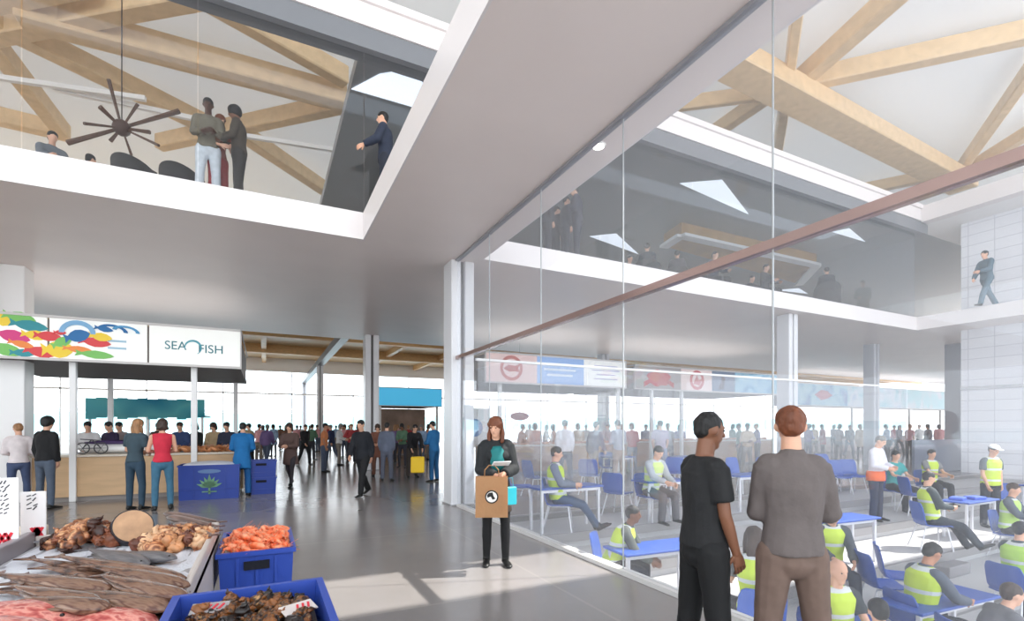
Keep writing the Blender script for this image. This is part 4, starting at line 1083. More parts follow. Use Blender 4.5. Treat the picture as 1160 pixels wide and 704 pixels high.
for i in range(4):
    fish('long_fish', (186+i*4, 582+i*4), (252-i*3, 592+i*5), IZ+(.01 if i % 2 == 0 else .05), .08, .05, M_dkf, 'dark long fish in the bundle at the far end of the table', 'dark fish bundle')
# red snappers at the bottom edge
fish('red_snapper', (88, 704), (-70, 690), IZ, .21, .10, M_snap, 'large red snapper in the very lower left corner', 'red snappers', longb=False)
fish('red_snapper', (176, 712), (60, 694), IZ, .17, .085, M_snap, 'smaller red snapper right of the corner one', 'red snappers', longb=False)
fish('red_snapper', (60, 730), (-90, 705), IZ+.03, .20, .10, M_snap, 'red snapper partly cut by the bottom edge', 'red snappers', longb=False)
# whelks in two heaps
def whelk_mesh():
    b = NB(); pts = []
    for i in range(15):
        u = i/14; a = u*5.5*PI; rad = .016*(1-u)**1.1
        pts.append(((rad*math.cos(a), rad*math.sin(a), .062*u), max(.002, .024*(1-u)**.9)))
    loft(b, pts, 8)
    loft(b, [((.018, 0, .0), .014), ((.028, .004, -.022), .010), ((.026, .006, -.04), .003)], 7)
    ball(b, (0, 0, .0), .024, .024, .02, 2)
    return b
M_whk = multi_mat([(.16, .08, .06), (.42, .24, .15), (.66, .42, .28), (.84, .64, .46), (.34, .17, .11)], 28, .35, bump=.3)
M_whl = multi_mat([(.30, .15, .10), (.62, .38, .24), (.86, .64, .46), (.50, .26, .16), (.80, .54, .36)], 28, .35, bump=.3)
WV = {M_whk.name: [M_whk, M_whk, M_whl, mat((.24, .12, .08), .35, var=.5, vscale=25), mat((.50, .27, .16), .35, var=.5, vscale=25)], M_whl.name: [M_whl, M_whl, mat((.80, .56, .38), .35, var=.4, vscale=25), mat((.42, .22, .14), .35, var=.5, vscale=25), mat((.88, .70, .54), .35, var=.3, vscale=25)]}
wk = put('whelk', whelk_mesh(), M_whk, smooth=True)
first = True
def heap(cx, cy, rx, ry, n, hmax, label, group, mt, sc=1.0, zb=None):
    global first
    for i in range(n):
        a = rr.random()*2*PI; q = math.sqrt(rr.random())
        x, y = min(TX1-.06, cx+rx*q*math.cos(a)), min(TY1-.06, cy+ry*q*math.sin(a))
        z = (IZ if zb is None else zb)+.022+hmax*(1-q*q)*rr.random()**.5
        if first: o = wk; first = False
        else: o = wk.copy(); COL.objects.link(o)
        o.location = (x, y, z); o.rotation_euler = (rr.random()*6, rr.random()*6, rr.random()*6)
        s = sc*(.85+.5*rr.random()); o.scale = (s, s, s)
        mm = rr.choice(WV[mt.name]); o.material_slots[0].link = 'OBJECT'; o.material_slots[0].material = mm
        tag(o, label, 'shellfish', group)
ha = at_z(108, 607, TZ); hb = at_z(208, 611, TZ)
heap(ha.x, ha.y, .22, .30, 70, .09, 'brown spiral shell in the left heap on the foreground table', 'left heap of shells', M_whk, 1.3)
heap(hb.x, hb.y, .24, .18, 60, .07, 'tan spiral shell in the right heap on the foreground table', 'right heap of shells', M_whl, 1.3)
# big round cut of fish
c = at_z(150, 590, TZ+.11); r = empty('fish_steak', (c.x, c.y, IZ))
Rt = Matrix.Translation((0, 0, .10)) @ Matrix.Rotation(math.radians(20), 4, 'Z') @ Matrix.Rotation(math.radians(62), 4, 'X')
o = NB(); t = NB(); loft(t, [((0, 0, -.07), .10), ((0, 0, -.02), .115), ((0, 0, .03), .11)], 28); merge(o, t, Rt); put('skin', o, mat((.13, .12, .15), .3), r, smooth=False)
o = NB(); t = NB(); loft(t, [((0, 0, .02), .104), ((0, 0, .036), .102)], 28); merge(o, t, Rt); put('cut_face', o, mat((.74, .58, .44), .5, var=.2, vscale=14), r)
tag(r, 'large round cut of fish with tan face and dark skin between the heaps', 'fish')
# ---- second display table to the left, with price cards
r = empty('fish_display_table', (-2.3, 3.6, 0))
o = NB(); sbox(o, -.95, .93, -2.2, 1.0, .80, .88, .01, 2); put('table_top', o, mat((.84, .78, .68), .4), r)
o = NB(); sbox(o, -.95, .93, .97, 1.02, .55, .91, .01, 2); put('edge_board', o, mat((.82, .76, .68), .4), r)
for x in (-.85, .83):
    for y in (-2.1, .9): 
        o = NB(); sbox(o, x-.03, x+.03, y-.03, y+.03, 0, .8, .005, 1); put('leg', o, M_steel, r)
tag(r, 'cream display table with price cards beyond the grey rail', 'display table')
def price_card(px0, px1, py0, py1, y, label, lines, reds):
    a = at_y(px0, py1, y); b = at_y(px1, py1, y); t = at_y(px0, py0, y)
    w = b.x-a.x; base = .88; h = t.z-base
    r = empty('price_card', ((a.x+b.x)/2, y, base), 0)
    o = NB(); sbox(o, -w/2, w/2, 0, .012, 0.0, h, .003, 1); put('card', o, mat((.93, .92, .92), .5), r)
    o = NB(); box(o, -w*.3, w*.3, -.03, .06, 0, .012); put('foot', o, M_steel, r)
    q = random.Random(int(px0)+3)
    o = NB()
    for k in range(lines*2):
        z = h-.025-k*.026; x = -w/2+.03
        while x < w/2-.05:
            L = .008+.016*q.random(); bar(o, (x, -.002, z-.012*q.random()), (x+L, -.002, z+.014*q.random()), .003, .006); x += L+.007
    put('handwriting', o, mat((.25, .26, .28), .6), r)
    if reds:
        o = NB()
        for k in range(reds):
            x = -w/2+.05+k*(w-.08)/reds
            z = h*(.20 if w > .4 else .10)
            bar(o, (x, -.003, z), (x+.03, -.003, z+.06), .003, .014); bar(o, (x+.03, -.003, z), (x, -.003, z+.06), .003, .014)
        put('red_figures', o, mat((.85, .15, .22), .6), r)
    return tag(r, label, 'price card')
price_card(-30, 21, 543, 612, 3.9, 'tall white price card with dark handwriting at the left edge', 4, 4)
price_card(23, 52, 558, 600, 4.1, 'smaller white price card with red figures right of the tall one', 2, 3)
def prawn_mesh():
    b = NB(); n = 9; pts = []
    for i in range(n):
        u = i/(n-1); a = PI*1.15*u
        pts.append(((.045*math.cos(a), .045*math.sin(a), 0), (.007+.013*math.sin(PI*min(1, u*1.05+.12))*(1-.35*u))*(1.15 if i % 2 else 1)))
    loft(b, pts, 8, xdir=(0, 0, 1))
    e = pts[-1][0]
    for s in (-1, 0, 1): bar(b, e, (e[0]+.004, e[1]-.03, s*.014), .012, .003)
    for s in (-1, 1): tube(b, (.045, 0, s*.004), (.05, -.07, s*.03), .0015, 4, .0006)
    for k in range(4): 
        a = .5+.45*k; tube(b, (.04*math.cos(a), .04*math.sin(a), 0), (.018*math.cos(a), .018*math.sin(a), .01), .003, 4)
    return b
M_prawn = multi_mat([(.90, .30, .14), (.95, .45, .25), (.98, .66, .50), (.88, .36, .20)], 12, .3)
pw = put('prawn', prawn_mesh(), M_prawn, smooth=True); pfirst = True
def prawns(cx, cy, rx, ry, n, zb, hmax, label, group, m=None, sc=1.0, rect=True):
    global pfirst
    for i in range(n):
        x, y = rr.uniform(-rx, rx), rr.uniform(-ry, ry)
        q = max(abs(x)/rx, abs(y)/ry)
        z = zb+hmax*(1-q**3)*rr.random()**.4
        if pfirst: o = pw; pfirst = False
        else: o = pw.copy(); COL.objects.link(o)
        o.location = (cx+x, cy+y, z); o.rotation_euler = (rr.uniform(-.7, .7), rr.uniform(-.7, .7), rr.random()*6.28)
        s = sc*(.85+.4*rr.random()); o.scale = (s, s, s)
        if m: o.material_slots[0].link = 'OBJECT'; o.material_slots[0].material = m
        tag(o, label, 'prawn', group)
# stacked crates right of the table
c1x, c1y = -.045, 3.97
crate((c1x, c1y, 0), .44, .72, .40, 0, 'blue crate underneath the prawn crate', group='foreground blue crates')
crate((c1x, c1y, .40), .44, .72, .40, 0, 'blue crate heaped with orange prawns beside the display table', group='foreground blue crates')
o = NB(); box(o, -.19, .19, -.33, .33, 0, .02); 
ob = put('crate_liner', o, mat((.9, .88, .86), .5), loc=(c1x, c1y, .755)); tag(ob, 'pale liner sheet under the orange prawns', 'liner')
prawns(c1x, c1y, .165, .30, 110, .785, .05, 'orange prawn heaped in the blue crate by the display table', 'prawns in the foreground crate', sc=1.0)
c2x, c2y = -.045, 1.93
for k in range(3): crate((c2x, c2y, .323*k), .50, .56, .323, 0, 'blue crate of dark shellfish at the bottom picture edge, %s of its stack' % ['lowest', 'middle', 'topmost and filled'][k], group='foreground blue crates')
o = NB(); box(o, -.215, .215, -.245, .245, 0, .02)
ob = put('crate_liner', o, mat((.2, .15, .12), .6), loc=(c2x, c2y, .88)); tag(ob, 'dark liner under the shellfish in the nearest crate', 'liner')
M_mus = multi_mat([(.06, .04, .04), (.20, .11, .07), (.52, .32, .15), (.12, .06, .05), (.72, .54, .34)], 26, .3, bump=.3)
def heap2(cx, cy, rx, ry, n, zb, hmax, label, group, mt, sc):
    for i in range(n):
        o = wk.copy(); COL.objects.link(o)
        x, y = rr.uniform(-rx, rx), rr.uniform(-ry, ry)
        o.location = (cx+x, cy+y, zb+hmax*rr.random()); o.rotation_euler = (rr.random()*6, rr.random()*6, rr.random()*6)
        s = sc*(.8+.4*rr.random()); o.scale = (s, s, s)
        o.material_slots[0].link = 'OBJECT'; o.material_slots[0].material = rr.choice([mt, mt, mat((.10, .06, .05), .3), mat((.55, .34, .18), .35, var=.4, vscale=20)])
        tag(o, label, 'shellfish', group)
heap2(c2x, c2y, .18, .21, 110, .915, .03, 'dark brown shellfish in the nearest blue crate', 'shellfish in the nearest crate', M_mus, .9)
for px, py, a, lab in ((238, 690, -8, 'pale price ticket with red figures lying left among the shellfish'), (338, 690, 25, 'white price ticket lying right among the shellfish')):
    p = at_z(px, py, .955)
    r = empty('price_ticket', p, math.radians(a)); o = NB(); sbox(o, -.06, .06, -.03, .03, 0, .006, .002, 1); put('card', o, mat((.62, .60, .60) if px < 300 else (.82, .78, .76), .5), r)
    r.rotation_euler.x = math.radians(18)
    o = NB()
    for k in range(3): bar(o, (-.01+.02*k, -.014, .0075), (.002+.02*k, .014, .0075), .008, .002)
    put('red_figures', o, mat((.82, .2, .25), .5), r)
    tag(r, lab, 'price ticket')
# goods on the left cream table
prawns(-1.62, 3.75, .22, .35, 40, .895, .04, 'small orange prawn on the cream table beside the price cards', 'prawns by the price cards', sc=.9)
# goods on the long timber counter
for i in range(36):
    px = 190+78*i/35; p = at_y(px, 515, 14.0)
    o = pw.copy(); COL.objects.link(o); o.location = (p.x, 13.85+.55*rr.random(), 1.03+.05*rr.random()); o.scale = (2.1,)*3; o.rotation_euler = (rr.uniform(-.7, .7), rr.uniform(-.7, .7), rr.random()*6.28)
    o.material_slots[0].link = 'OBJECT'; o.material_slots[0].material = mat((.82, .55, .36), .4, var=.2)
    tag(o, 'tan crustacean on the right end of the long timber counter', 'seafood', 'seafood on the timber counter')
# boat-shaped white tub with purple cloth, far display
p = at_y(133, 500, 14.2)
r = empty('boat_display', (p.x, 14.25, 1.0))
o = NB(); prof = [((-.75, 0, .16), .03, .02), ((-.6, 0, .14), .16, .09), ((-.2, 0, .11), .26, .11), ((.3, 0, .11), .26, .11), ((.65, 0, .12), .18, .10), ((.8, 0, .14), .04, .04)]
loft(o, prof, 14, xdir=(0, 1, 0)); put('hull', o, M_white, r, smooth=True)
o = NB(); loft(o, [((-.6, 0, .24), .05, .02), ((-.2, 0, .25), .16, .06), ((.3, 0, .24), .15, .05), ((.5, 0, .22), .04, .02)], 10, xdir=(0, 1, 0)); put('purple_cloth', o, mat((.26, .18, .36), .7), r, smooth=True)
tag(r, 'white boat-shaped tray with dark purple cloth on the timber counter', 'display tray')
# wire bicycle-like ornament: two small wheels
p = at_y(104, 510, 13.95)
r = empty('wire_trolley', (p.x, 13.95, 1.0))
for s in (-1, 1):
    o = NB(); n = 20
    loft(o, [((s*.16+.12*math.cos(2*PI*i/n), 0, .13+.12*math.sin(2*PI*i/n)), .012) for i in range(n+1)], 6, cap=False, xdir=(0, 1, 0))
    for i in range(6): tube(o, (s*.16, 0, .13), (s*.16+.12*math.cos(PI*i/3), 0, .13+.12*math.sin(PI*i/3)), .004, 4)
    put('wheel', o, mat((.3, .3, .32), .4), r)
o = NB(); tube(o, (-.16, 0, .13), (.0, 0, .32), .012, 6); tube(o, (0, 0, .32), (.16, 0, .13), .012, 6); tube(o, (-.2, 0, .33), (.14, 0, .30), .012, 6); tube(o, (-.16, 0, .13), (.16, 0, .13), .01, 6); put('frame', o, mat((.3, .3, .32), .4), r)
tag(r, 'small two-wheeled wire cart on the counter left of the boat-shaped tray', 'cart')
# goods on the counters behind the glass
for nm, x0, x1, yy, zz, n in (('brown counter under the pink and blue sign', xa[0]+.4, xa[3]-.2, 14.75, 1.0, 22), ('brown counter under the red crab sign', xb[0]+.4, xb[4], 14.75, 1.05, 26)):
    for i in range(n):
        o = pw.copy(); COL.objects.link(o); o.location = (x0+(x1-x0)*i/(n-1), yy+.4*rr.random(), zz+.04); o.scale = (3, 3, 2.6); o.rotation_euler = (0, 0, rr.random()*6)
        o.material_slots[0].link = 'OBJECT'; o.material_slots[0].material = mat((.85, .60, .45), .4, var=.2)
        tag(o, 'tan seafood piece on the '+nm, 'seafood', 'seafood on the '+nm)
# ================================================================ FIGURES IN THE PLACE
def F(px, py, deg, label, **k):
    return figure(feet_at(px, py), face(deg), label, **k)
# two men at the glass
def badge(r, J):
    b = NB(); s = J['s']; c = J['pel']-J['fwd']*.125*s-J['side']*.03*s
    loft(b, [(c, .018), (c-J['fwd']*.01, .018)], 12, xdir=J['side']); put('badge', b, mat((.55, .58, .5), .5), r)
m1 = at_d(797, 484, 3.0); m2 = at_d(897, 484, 2.78)
figure((m1.x, m1.y, 0), face(80), 'man in black t-shirt and black trousers with hands low, standing at the glass', H=1.675, q=0,
  pose=dict(leg_l=(-3, 3, 4, 12), leg_r=(3, 4, 4, 12), arm_l=(4, 4, 14, 8), arm_r=(6, 6, 20, 4), head_turn=0, nod=8, lean=0, fat=1.08, broad=.93),
  top='tshirt', topc=(.115, .115, .12), botc=(.065, .065, .07), hair='crop', hairc='black', skin='brown')
figure((m2.x, m2.y, 0), face(8), 'man in grey-brown shirt and taupe trousers with folded arms, seen from behind', H=1.70, q=0,
  pose=dict(FOLD, arm_l=(14, 4, 72, 74), arm_r=(8, 16, 78, 60), head_turn=14, nod=4, lean=0, broad=.86, fat=1.0), top='shirt', topc=(.40, .365, .355), botc=(.44, .36, .32), hair='short', hairc='auburn', skin='fair')
# woman with the paper bag
def womanx(r, J):
    s = J['s']; b = NB()
    loft(b, [(J['waist']-V(0, 0, .02), .135*s, .105*s), (J['pel'], .165*s, .13*s), (J['pel']-V(0, 0, .16*s), .185*s, .15*s), (J['pel']-V(0, 0, .30*s), .19*s, .155*s)], 20, xdir=J['side'])
    put('skirt', b, mat((.42, .36, .32), .8, var=.2), r, smooth=True)
    b = NB(); c = J['chest']+J['fwd']*.118*s
    loft(b, [(c-V(0, 0, .16*s), .07*s, .05*s), (c-V(0, 0, .05*s), .085*s, .06*s), (c+V(0, 0, .07*s), .08*s, .045*s), (c+V(0, 0, .12*s)-J['fwd']*.01, .05*s, .02*s)], 14, xdir=J['side'])
    put('blouse', b, mat((.08, .45, .45), .7), r, smooth=True)
wp = feet_at(562, 640)
figure((wp.x, wp.y, 0), face(172), 'woman with long auburn hair in dark jacket and teal top holding a paper bag', H=1.70, q=0, female=True,
  pose=dict(leg_l=(3, 4, 2, 8), leg_r=(-2, 3, 2, 8), arm_l=(12, 12, 80, 34), arm_r=(4, 10, 74, 40), head_turn=24, nod=14, broad=.86), top='jacket', topc=(.13, .14, .15), bot='tights', botc=(.07, .07, .08), hair='long', hairc='auburn', skin='fair', extra=womanx)
bc = at_d(557, 560, 5.42)
r = empty('paper_bag', (bc.x, bc.y, .62), face(178))
o = NB(); w, d, h = .35, .13, .44
vs = []
rings = [[o.verts.new((sx*w/2*(1 if z < .4 else 1), sy*(d/2 if z < .3 else d*.36), z)) for sx, sy in ((-1, -1), (1, -1), (1, 1), (-1, 1))] for z in (0, .25, h)]
for i in range(2):
    for k in range(4): o.faces.new((rings[i][k], rings[i][(k+1) % 4], rings[i+1][(k+1) % 4], rings[i+1][k]))
o.faces.new(rings[0][::-1])
bmesh.ops.solidify(o, geom=o.faces[:], thickness=.004)
put('bag_body', o, mat((.85, .67, .49), .8, bump=.2, bscale=20), r)
for s in (-1, 1):
    o = NB(); loft(o, [((-.08, s*.045, h-.03), .005), ((-.075, s*.03, h+.07), .005), ((-.03, s*.02, h+.12), .005), ((.03, s*.02, h+.12), .005), ((.075, s*.03, h+.07), .005), ((.08, s*.045, h-.03), .005)], 6); put('handle', o, mat((.66, .48, .32), .8), r)
for (rad, c, e) in ((.072, (.12, .10, .09), .004), (.058, (.95, .93, .9), .006), ):
    o = NB(); loft(o, [((0, d/2+.0, 0), rad), ((0, d/2+e, 0), rad)], 28, xdir=(1, 0, 0)); ob = put('emblem', o, mat(c, .6), r); ob.location = (0, .003, .225)
o = NB(); prism_xz(o, [(-.01, .05), (.03, .045), (.05, .02), (.045, -.01), (.01, .005), (-.01, -.03), (-.04, -.02), (-.02, .01)], d/2+.004, d/2+.012); ob = put('emblem', o, mat((.1, .09, .08), .6), r); ob.location = (0, 0, .225)
tag(r, 'brown paper shopping bag with round black and white emblem held by the woman', 'shopping bag')
pp = at_d(568, 524, 5.4); o = NB(); sbox(o, -.10, .10, -.05, .05, 0, .012, .003, 1)
ob = put('leaflet', o, M_white, loc=(pp.x, pp.y, pp.z-.02), rz=face(160)); ob.rotation_euler.x = .5; tag(ob, 'white leaflet resting on the hands of the woman with the paper bag', 'leaflet')
pb = at_d(578, 560, 5.55); r = empty('small_bag', (pb.x, pb.y, pb.z-.12), face(150))
o = NB(); sbox(o, -.07, .07, -.03, .03, 0, .20, .008, 1); put('bag_body', o, mat((.15, .70, .76), .5), r)
o = NB(); loft(o, [((-.04, 0, .2), .004), ((-.03, 0, .3), .004), ((.03, 0, .3), .004), ((.04, 0, .2), .004)], 6); put('handle', o, mat((.15, .70, .76), .5), r)
tag(r, 'small turquoise carrier bag hanging beside the brown paper bag', 'shopping bag')
# concourse walkers, nearer ones
F(411, 562, 200, 'man in black jacket walking alone across the hall centre', H=1.78, q=1, pose=dict(WALK, head_turn=-10, nod=10), top='jacket', topc=(.09, .10, .13), botc=(.08, .08, .09))
F(21, 574, -40, 'person with fair short hair, white top and pink scarf at the left edge', H=1.66, q=1, pose=dict(CARRY, head_turn=-20), top='shirt', topc=(.88, .84, .84), bot='jeans', botc=(.25, .30, .42), hair='short', hairc='fair', female=True,
  extra=lambda r, J: put('scarf', (lambda b: (loft(b, [(J['neck']+V(.05, .07, .0), .03), (J['chest']+V(.07, .13, 0), .045), (J['waist']+V(.08, .14, .0), .05)], 8), b)[1])(NB()), mat((.88, .42, .60), .8), r, smooth=True))
F(51, 577, 6, 'man in black jumper and grey jeans seen from behind at the counter', H=1.78, q=1, pose=STAND, top='shirt', topc=(.06, .06, .07), bot='jeans', botc=(.30, .34, .40), hair='afro', hairc='black')
F(153, 578, 4, 'woman with long fair hair in slate top and dark jeans at the counter', H=1.74, q=1, pose=dict(CARRY), top='tshirt', topc=(.22, .29, .33), bot='jeans', botc=(.17, .26, .33), hair='long', hairc='fair', female=True)
F(184, 578, -35, 'woman with dark red hair in a red sleeveless top and blue jeans', H=1.74, q=1, pose=dict(CARRY), top='tank', topc=(.80, .17, .26), bot='jeans', botc=(.24, .42, .52), hair='bob', hairc='brown', female=True)
F(274, 562, -20, 'attendant in a long bright blue coat between tub and crates', H=1.70, q=1, pose=dict(CARRY, lean=10), top='coat', topc=(.08, .42, .66), botc=(.08, .35, .58), hair='short', hairc='black')
F(329, 552, 178, 'woman in patterned brown jacket and dark leggings walking towards the viewer', H=1.72, q=1, pose=dict(WALK, arm_l=(20, 8, 90, 40), arm_r=(20, 8, 95, 40)), top='coat', topc=(.36, .28, .26), bot='tights', botc=(.22, .20, .22), hair='bob', hairc='brown', female=True)
F(438, 545, 0, 'man in grey-blue suit standing behind the column', H=1.72, q=2, pose=STAND, top='jacket', topc=(.38, .41, .48), botc=(.36, .38, .44), hair='short', key='a')
F(428, 540, 170, 'person in brown coat beside the man in grey-blue suit', H=1.68, q=2, pose=CARRY, top='coat', topc=(.45, .28, .22), botc=(.4, .26, .2), hair='bob', hairc='brown', female=True)
F(467, 541, 150, 'man in black jacket bending over a yellow bag', H=1.72, q=2, pose=dict(STAND, lean=22, arm_l=(40, 8, 40, 5), arm_r=(40, 8, 45, 5), nod=20), top='jacket', topc=(.10, .10, .12), botc=(.25, .22, .2))
F(492, 546, -60, 'worker in blue overalls partly hidden by the nearest column', H=1.76, q=2, pose=CARRY, top='jacket', topc=(.10, .38, .58), botc=(.10, .34, .52))
fp = feet_at(473, 548)
r = empty('shoulder_bag', (fp.x, fp.y, .30), face(170)); o = NB(); sbox(o, -.19, .19, -.1, .1, 0, .46, .04, 3); put('bag_body', o, mat((.93, .76, .10), .5), r)
o = NB(); loft(o, [((-.12, 0, .44), .012), ((-.1, 0, .68), .012), ((.1, 0, .68), .012), ((.12, 0, .44), .012)], 6); put('strap', o, mat((.25, .22, .1), .5), r)
tag(r, 'bright yellow bag carried low behind the tall column', 'bag')
# staff and shoppers behind the left counter
for px, y, deg, c, h, lab, hk in ((100, 15.4, 150, (.85, .84, .84), 'short', 'stall hand in white top with black hair behind the wire cart', 'black'), (126, 15.6, 190, (.20, .16, .28), 'short', 'seated-looking customer in purple behind the boat-shaped tray', 'black'),
    (137, 16.2, 180, (.55, .5, .5), 'short', 'dark-haired customer right of the purple one', 'black'), (205, 16.0, 170, (.20, .26, .42), 'short', 'man in navy behind the counter right of the red top', 'brown'),
    (223, 16.6, 200, (.12, .14, .14), 'bob', 'figure in black behind the slim white stall post', 'black'), (258, 15.6, 175, (.16, .18, .26), 'short', 'dark-haired seller leaning over the counter end', 'black'), (243, 16.4, 175, (.72, .62, .48), 'bob', 'seller in beige near the counter end', 'brown'), (178, 17.4, 0, (.3, .22, .2), 'short', 'brown-clad person far behind the woman in red', 'brown')):
    p = at_y(px, 484, y); figure((p.x, p.y, 0), face(deg), lab, H=1.66+.1*rr.random(), q=2, pose=CARRY, top='shirt', topc=c, botc=(.25, .25, .3), hair=h, hairc=hk, key=('cn', h))
# the far crowd
KEYS = [('c0', STAND, 'tshirt', 'trousers', 'short', 0), ('c1', WALK, 'jacket', 'trousers', 'short', 0), ('c2', CARRY, 'shirt', 'jeans', 'bob', 1), ('c3', WALK, 'shirt', 'jeans', 'long', 1), ('c4', STAND, 'coat', 'tights', 'bob', 1), ('c5', FOLD, 'shirt', 'trousers', 'short', 0)]
COLS = [('white', (.86, .86, .86)), ('black', (.10, .10, .12)), ('grey', (.50, .50, .53)), ('red', (.66, .24, .26)), ('navy', (.16, .20, .34)), ('beige', (.76, .66, .54)), ('pale blue', (.60, .70, .82)), ('brown', (.42, .30, .24)), ('pink', (.85, .62, .64)), ('green', (.35, .48, .38)), ('purple', (.42, .34, .52)), ('orange', (.80, .50, .32))]
KN = {'c0': 'standing in a %s t-shirt', 'c1': 'walking in a %s jacket', 'c2': 'with a bob haircut in a %s shirt', 'c3': 'with long hair in a %s shirt', 'c4': 'with bobbed hair in a %s coat', 'c5': 'with folded arms in a %s shirt'}
def crowd(spots, where, seed, group):
    q = random.Random(seed); combos = [(k, c) for k in range(6) for c in range(12)]; q.shuffle(combos)
    for i, (px, D) in enumerate(spots):
        ki, ci = combos[i % len(combos)]; K = KEYS[ki]; cn, c = COLS[ci]
        p = at_d(px, 484, D)
        figure((p.x, p.y, 0), face(q.choice((0, 20, 80, -80, 170, 190, 120))), 'person '+(KN[K[0]] % cn)+' '+where, H=1.72, q=2, pose=K[1], top=K[2], bot=K[3], topc=c, botc=q.choice(((.2, .2, .24), (.3, .34, .42), (.12, .12, .13), (.5, .46, .42))), hair=K[4],
               hairc=q.choice(('black', 'brown', 'black', 'fair', 'grey')), skin=q.choice(('fair', 'tan', 'brown', 'fair')), female=bool(K[5]), key=K[0], group=group)
q = random.Random(5)
sp = [(283, 19), (293, 22), (302, 20.5), (276, 24), (310, 27), (345, 21), (353, 24), (367, 17.5), (376, 23), (384, 20.5), (391, 26), (398, 22), (405, 24.5), (336, 30), (360, 32), (372, 34), (318, 34), (380, 36), (395, 37), (325, 25), (350, 37), (447, 22), (456, 19.5), (478, 21), (484, 24), (450, 25.5), (462, 26), (340, 34.5), (388, 31), (297, 30)]
crowd(sp, 'in the far crowd by the quay', 21, 'far crowd in the concourse')
sp = [(590, 19), (606, 17.8), (628, 21), (655, 18.7), (690, 20), (716, 17), (731, 21.5), (757, 18), (770, 21), (838, 19.5), (846, 17.2), (858, 20.5), (829, 24), (915, 22.5), (922, 25), (932, 27.5), (950, 23.5), (962, 26), (975, 24), (1005, 26), (1018, 28), (1030, 24.5), (1042, 27), (1052, 25.5), (1064, 28), (944, 30), (1012, 31), (990, 30), (664, 24), (704, 25), (744, 26), (618, 26), (600, 24.5), (1074, 30)]
crowd(sp, 'far behind the glass wall', 44, 'far crowd behind the glass')
# people between seating and stalls
for px, py, deg, c, b, pz, lab, tk in ((640, 552, 4, (.90, .88, .90), (.12, .14, .2), STAND, 'man in white shirt seen from behind at the edge of the seating', 'shirt'), (672, 548, 60, (.24, .28, .40), (.42, .38, .34), dict(WALK, lean=8), 'man in dark blue jacket walking behind the seated workers', 'jacket'),
     (701, 548, -20, (.62, .64, .70), (.60, .48, .40), CARRY, 'man in pale grey shirt with beige trousers right of the dark walker', 'shirt'), (748, 546, 10, (.66, .60, .68), (.45, .50, .62), STAND, 'slim person in mauve top left of the man in black', 'tshirt')):
    p = feet_at(px, py); figure((p.x, p.y, 0), face(deg), lab, H=1.78, q=2, pose=pz, top=tk, topc=c, botc=b, hair='short', hairc='brown')
# ---- workers on the raked seating
def seated(px, py, above, deg, label, pose=SIT, chairlab=None, q=1, **k):
    p = tier_at(px, py, above, .25)
    if k.get('ty'):
        ty = k.pop('ty'); rr_ = ray(px, py); p = Vector((rr_.x*ty/rr_.y, ty, tier_z(ty)))
    if k.get('minx'): p = Vector((3.9, 5.0, tier_z(5.0)))
    k.pop('minx', None)
    figure(p, face(deg), label, pose=pose, q=q, **k)
    if chairlab: make_chair((p.x, p.y, p.z), face(deg), chairlab)
    return p
seated(632, 601, 0, 100, 'worker in grey top and yellow vest leaning back with legs outstretched', SITOUT, 'blue chair under the leaning worker nearest the tall column', vest=YEL, top='shirt', topc=(.45, .48, .54), botc=(.22, .30, .42), bot='jeans')
seated(738, 597, 0, 150, 'worker in pale vest sitting left of the man in black', SITPH, 'blue chair under the worker in the pale vest', vest=(.82, .90, .55), top='shirt', topc=(.70, .72, .75), botc=(.33, .32, .34))
seated(692, 580, 1.39, 110, 'lone dark-haired man low behind the glass right of the woman', dict(SIT, lean=24), 'blue chair under the lone dark-haired man behind the glass', minx=3.88, H=1.6, vest=YEL, top='shirt', topc=(.30, .32, .30), skin='brown')
seated(938, 572, 1.21, 190, 'worker in yellow vest directly right of the grey shirt, at the table', SITPH, 'blue chair under the worker right of the grey shirt', vest=YEL, top='shirt', topc=(.3, .32, .34), botc=(.2, .22, .28))
seated(856, 622, 1.31, 10, 'long-haired worker in yellow vest seen from behind between the two men', SIT, 'blue chair under the long-haired worker', vest=YEL, top='tshirt', topc=(.3, .3, .3), hair='long', hairc='brown', female=True)
seated(944, 630, 1.37, 175, 'bald worker in yellow vest facing the viewer at the bottom', SIT, 'blue chair under the bald worker', vest=YEL, top='tshirt', topc=(.22, .24, .26), hair=None, skin='fair')
seated(998, 679, 1.39, 20, 'dark-haired worker whose head and yellow collar show at the bottom edge', SIT, 'blue chair under the worker at the bottom edge', H=1.6, vest=YEL, top='tshirt', topc=(.3, .3, .3))
seated(1040, 598, 1.39, 85, 'phone-reading worker in grey sleeves and yellow vest, lower right', SITPH, 'blue chair under the phone-reading worker', vest=YEL, top='shirt', topc=(.34, .37, .42), botc=(.14, .15, .18), skin='tan')
seated(1107, 679, 1.39, 100, 'head of a fair-skinned worker at the bottom edge far right', dict(SIT, lean=28), 'blue chair under the far right bottom worker', ty=2.25, H=1.6, top='shirt', topc=(.4, .4, .42), hairc='brown')
seated(1152, 590, 1.39, 80, 'worker in yellow-green vest cut by the right picture edge', SIT, 'blue chair of the worker cut by the right edge', vest=(.70, .86, .35), top='shirt', topc=(.3, .34, .36), botc=(.12, .13, .16))
seated(1054, 536, 1.39, 105, 'worker in yellow vest and mask leaning back with crossed ankles', SITOUT, 'blue chair under the masked leaning worker', vest=YEL, top='shirt', topc=(.20, .24, .26), botc=(.13, .17, .22), q=2)
seated(1143, 537, 1.39, 150, 'brown-haired person seated behind the worker in the white cap', SIT, 'blue chair of the brown-haired person at the right', top='shirt', topc=(.35, .38, .42), vest=(.72, .85, .45), hairc='brown', q=2)
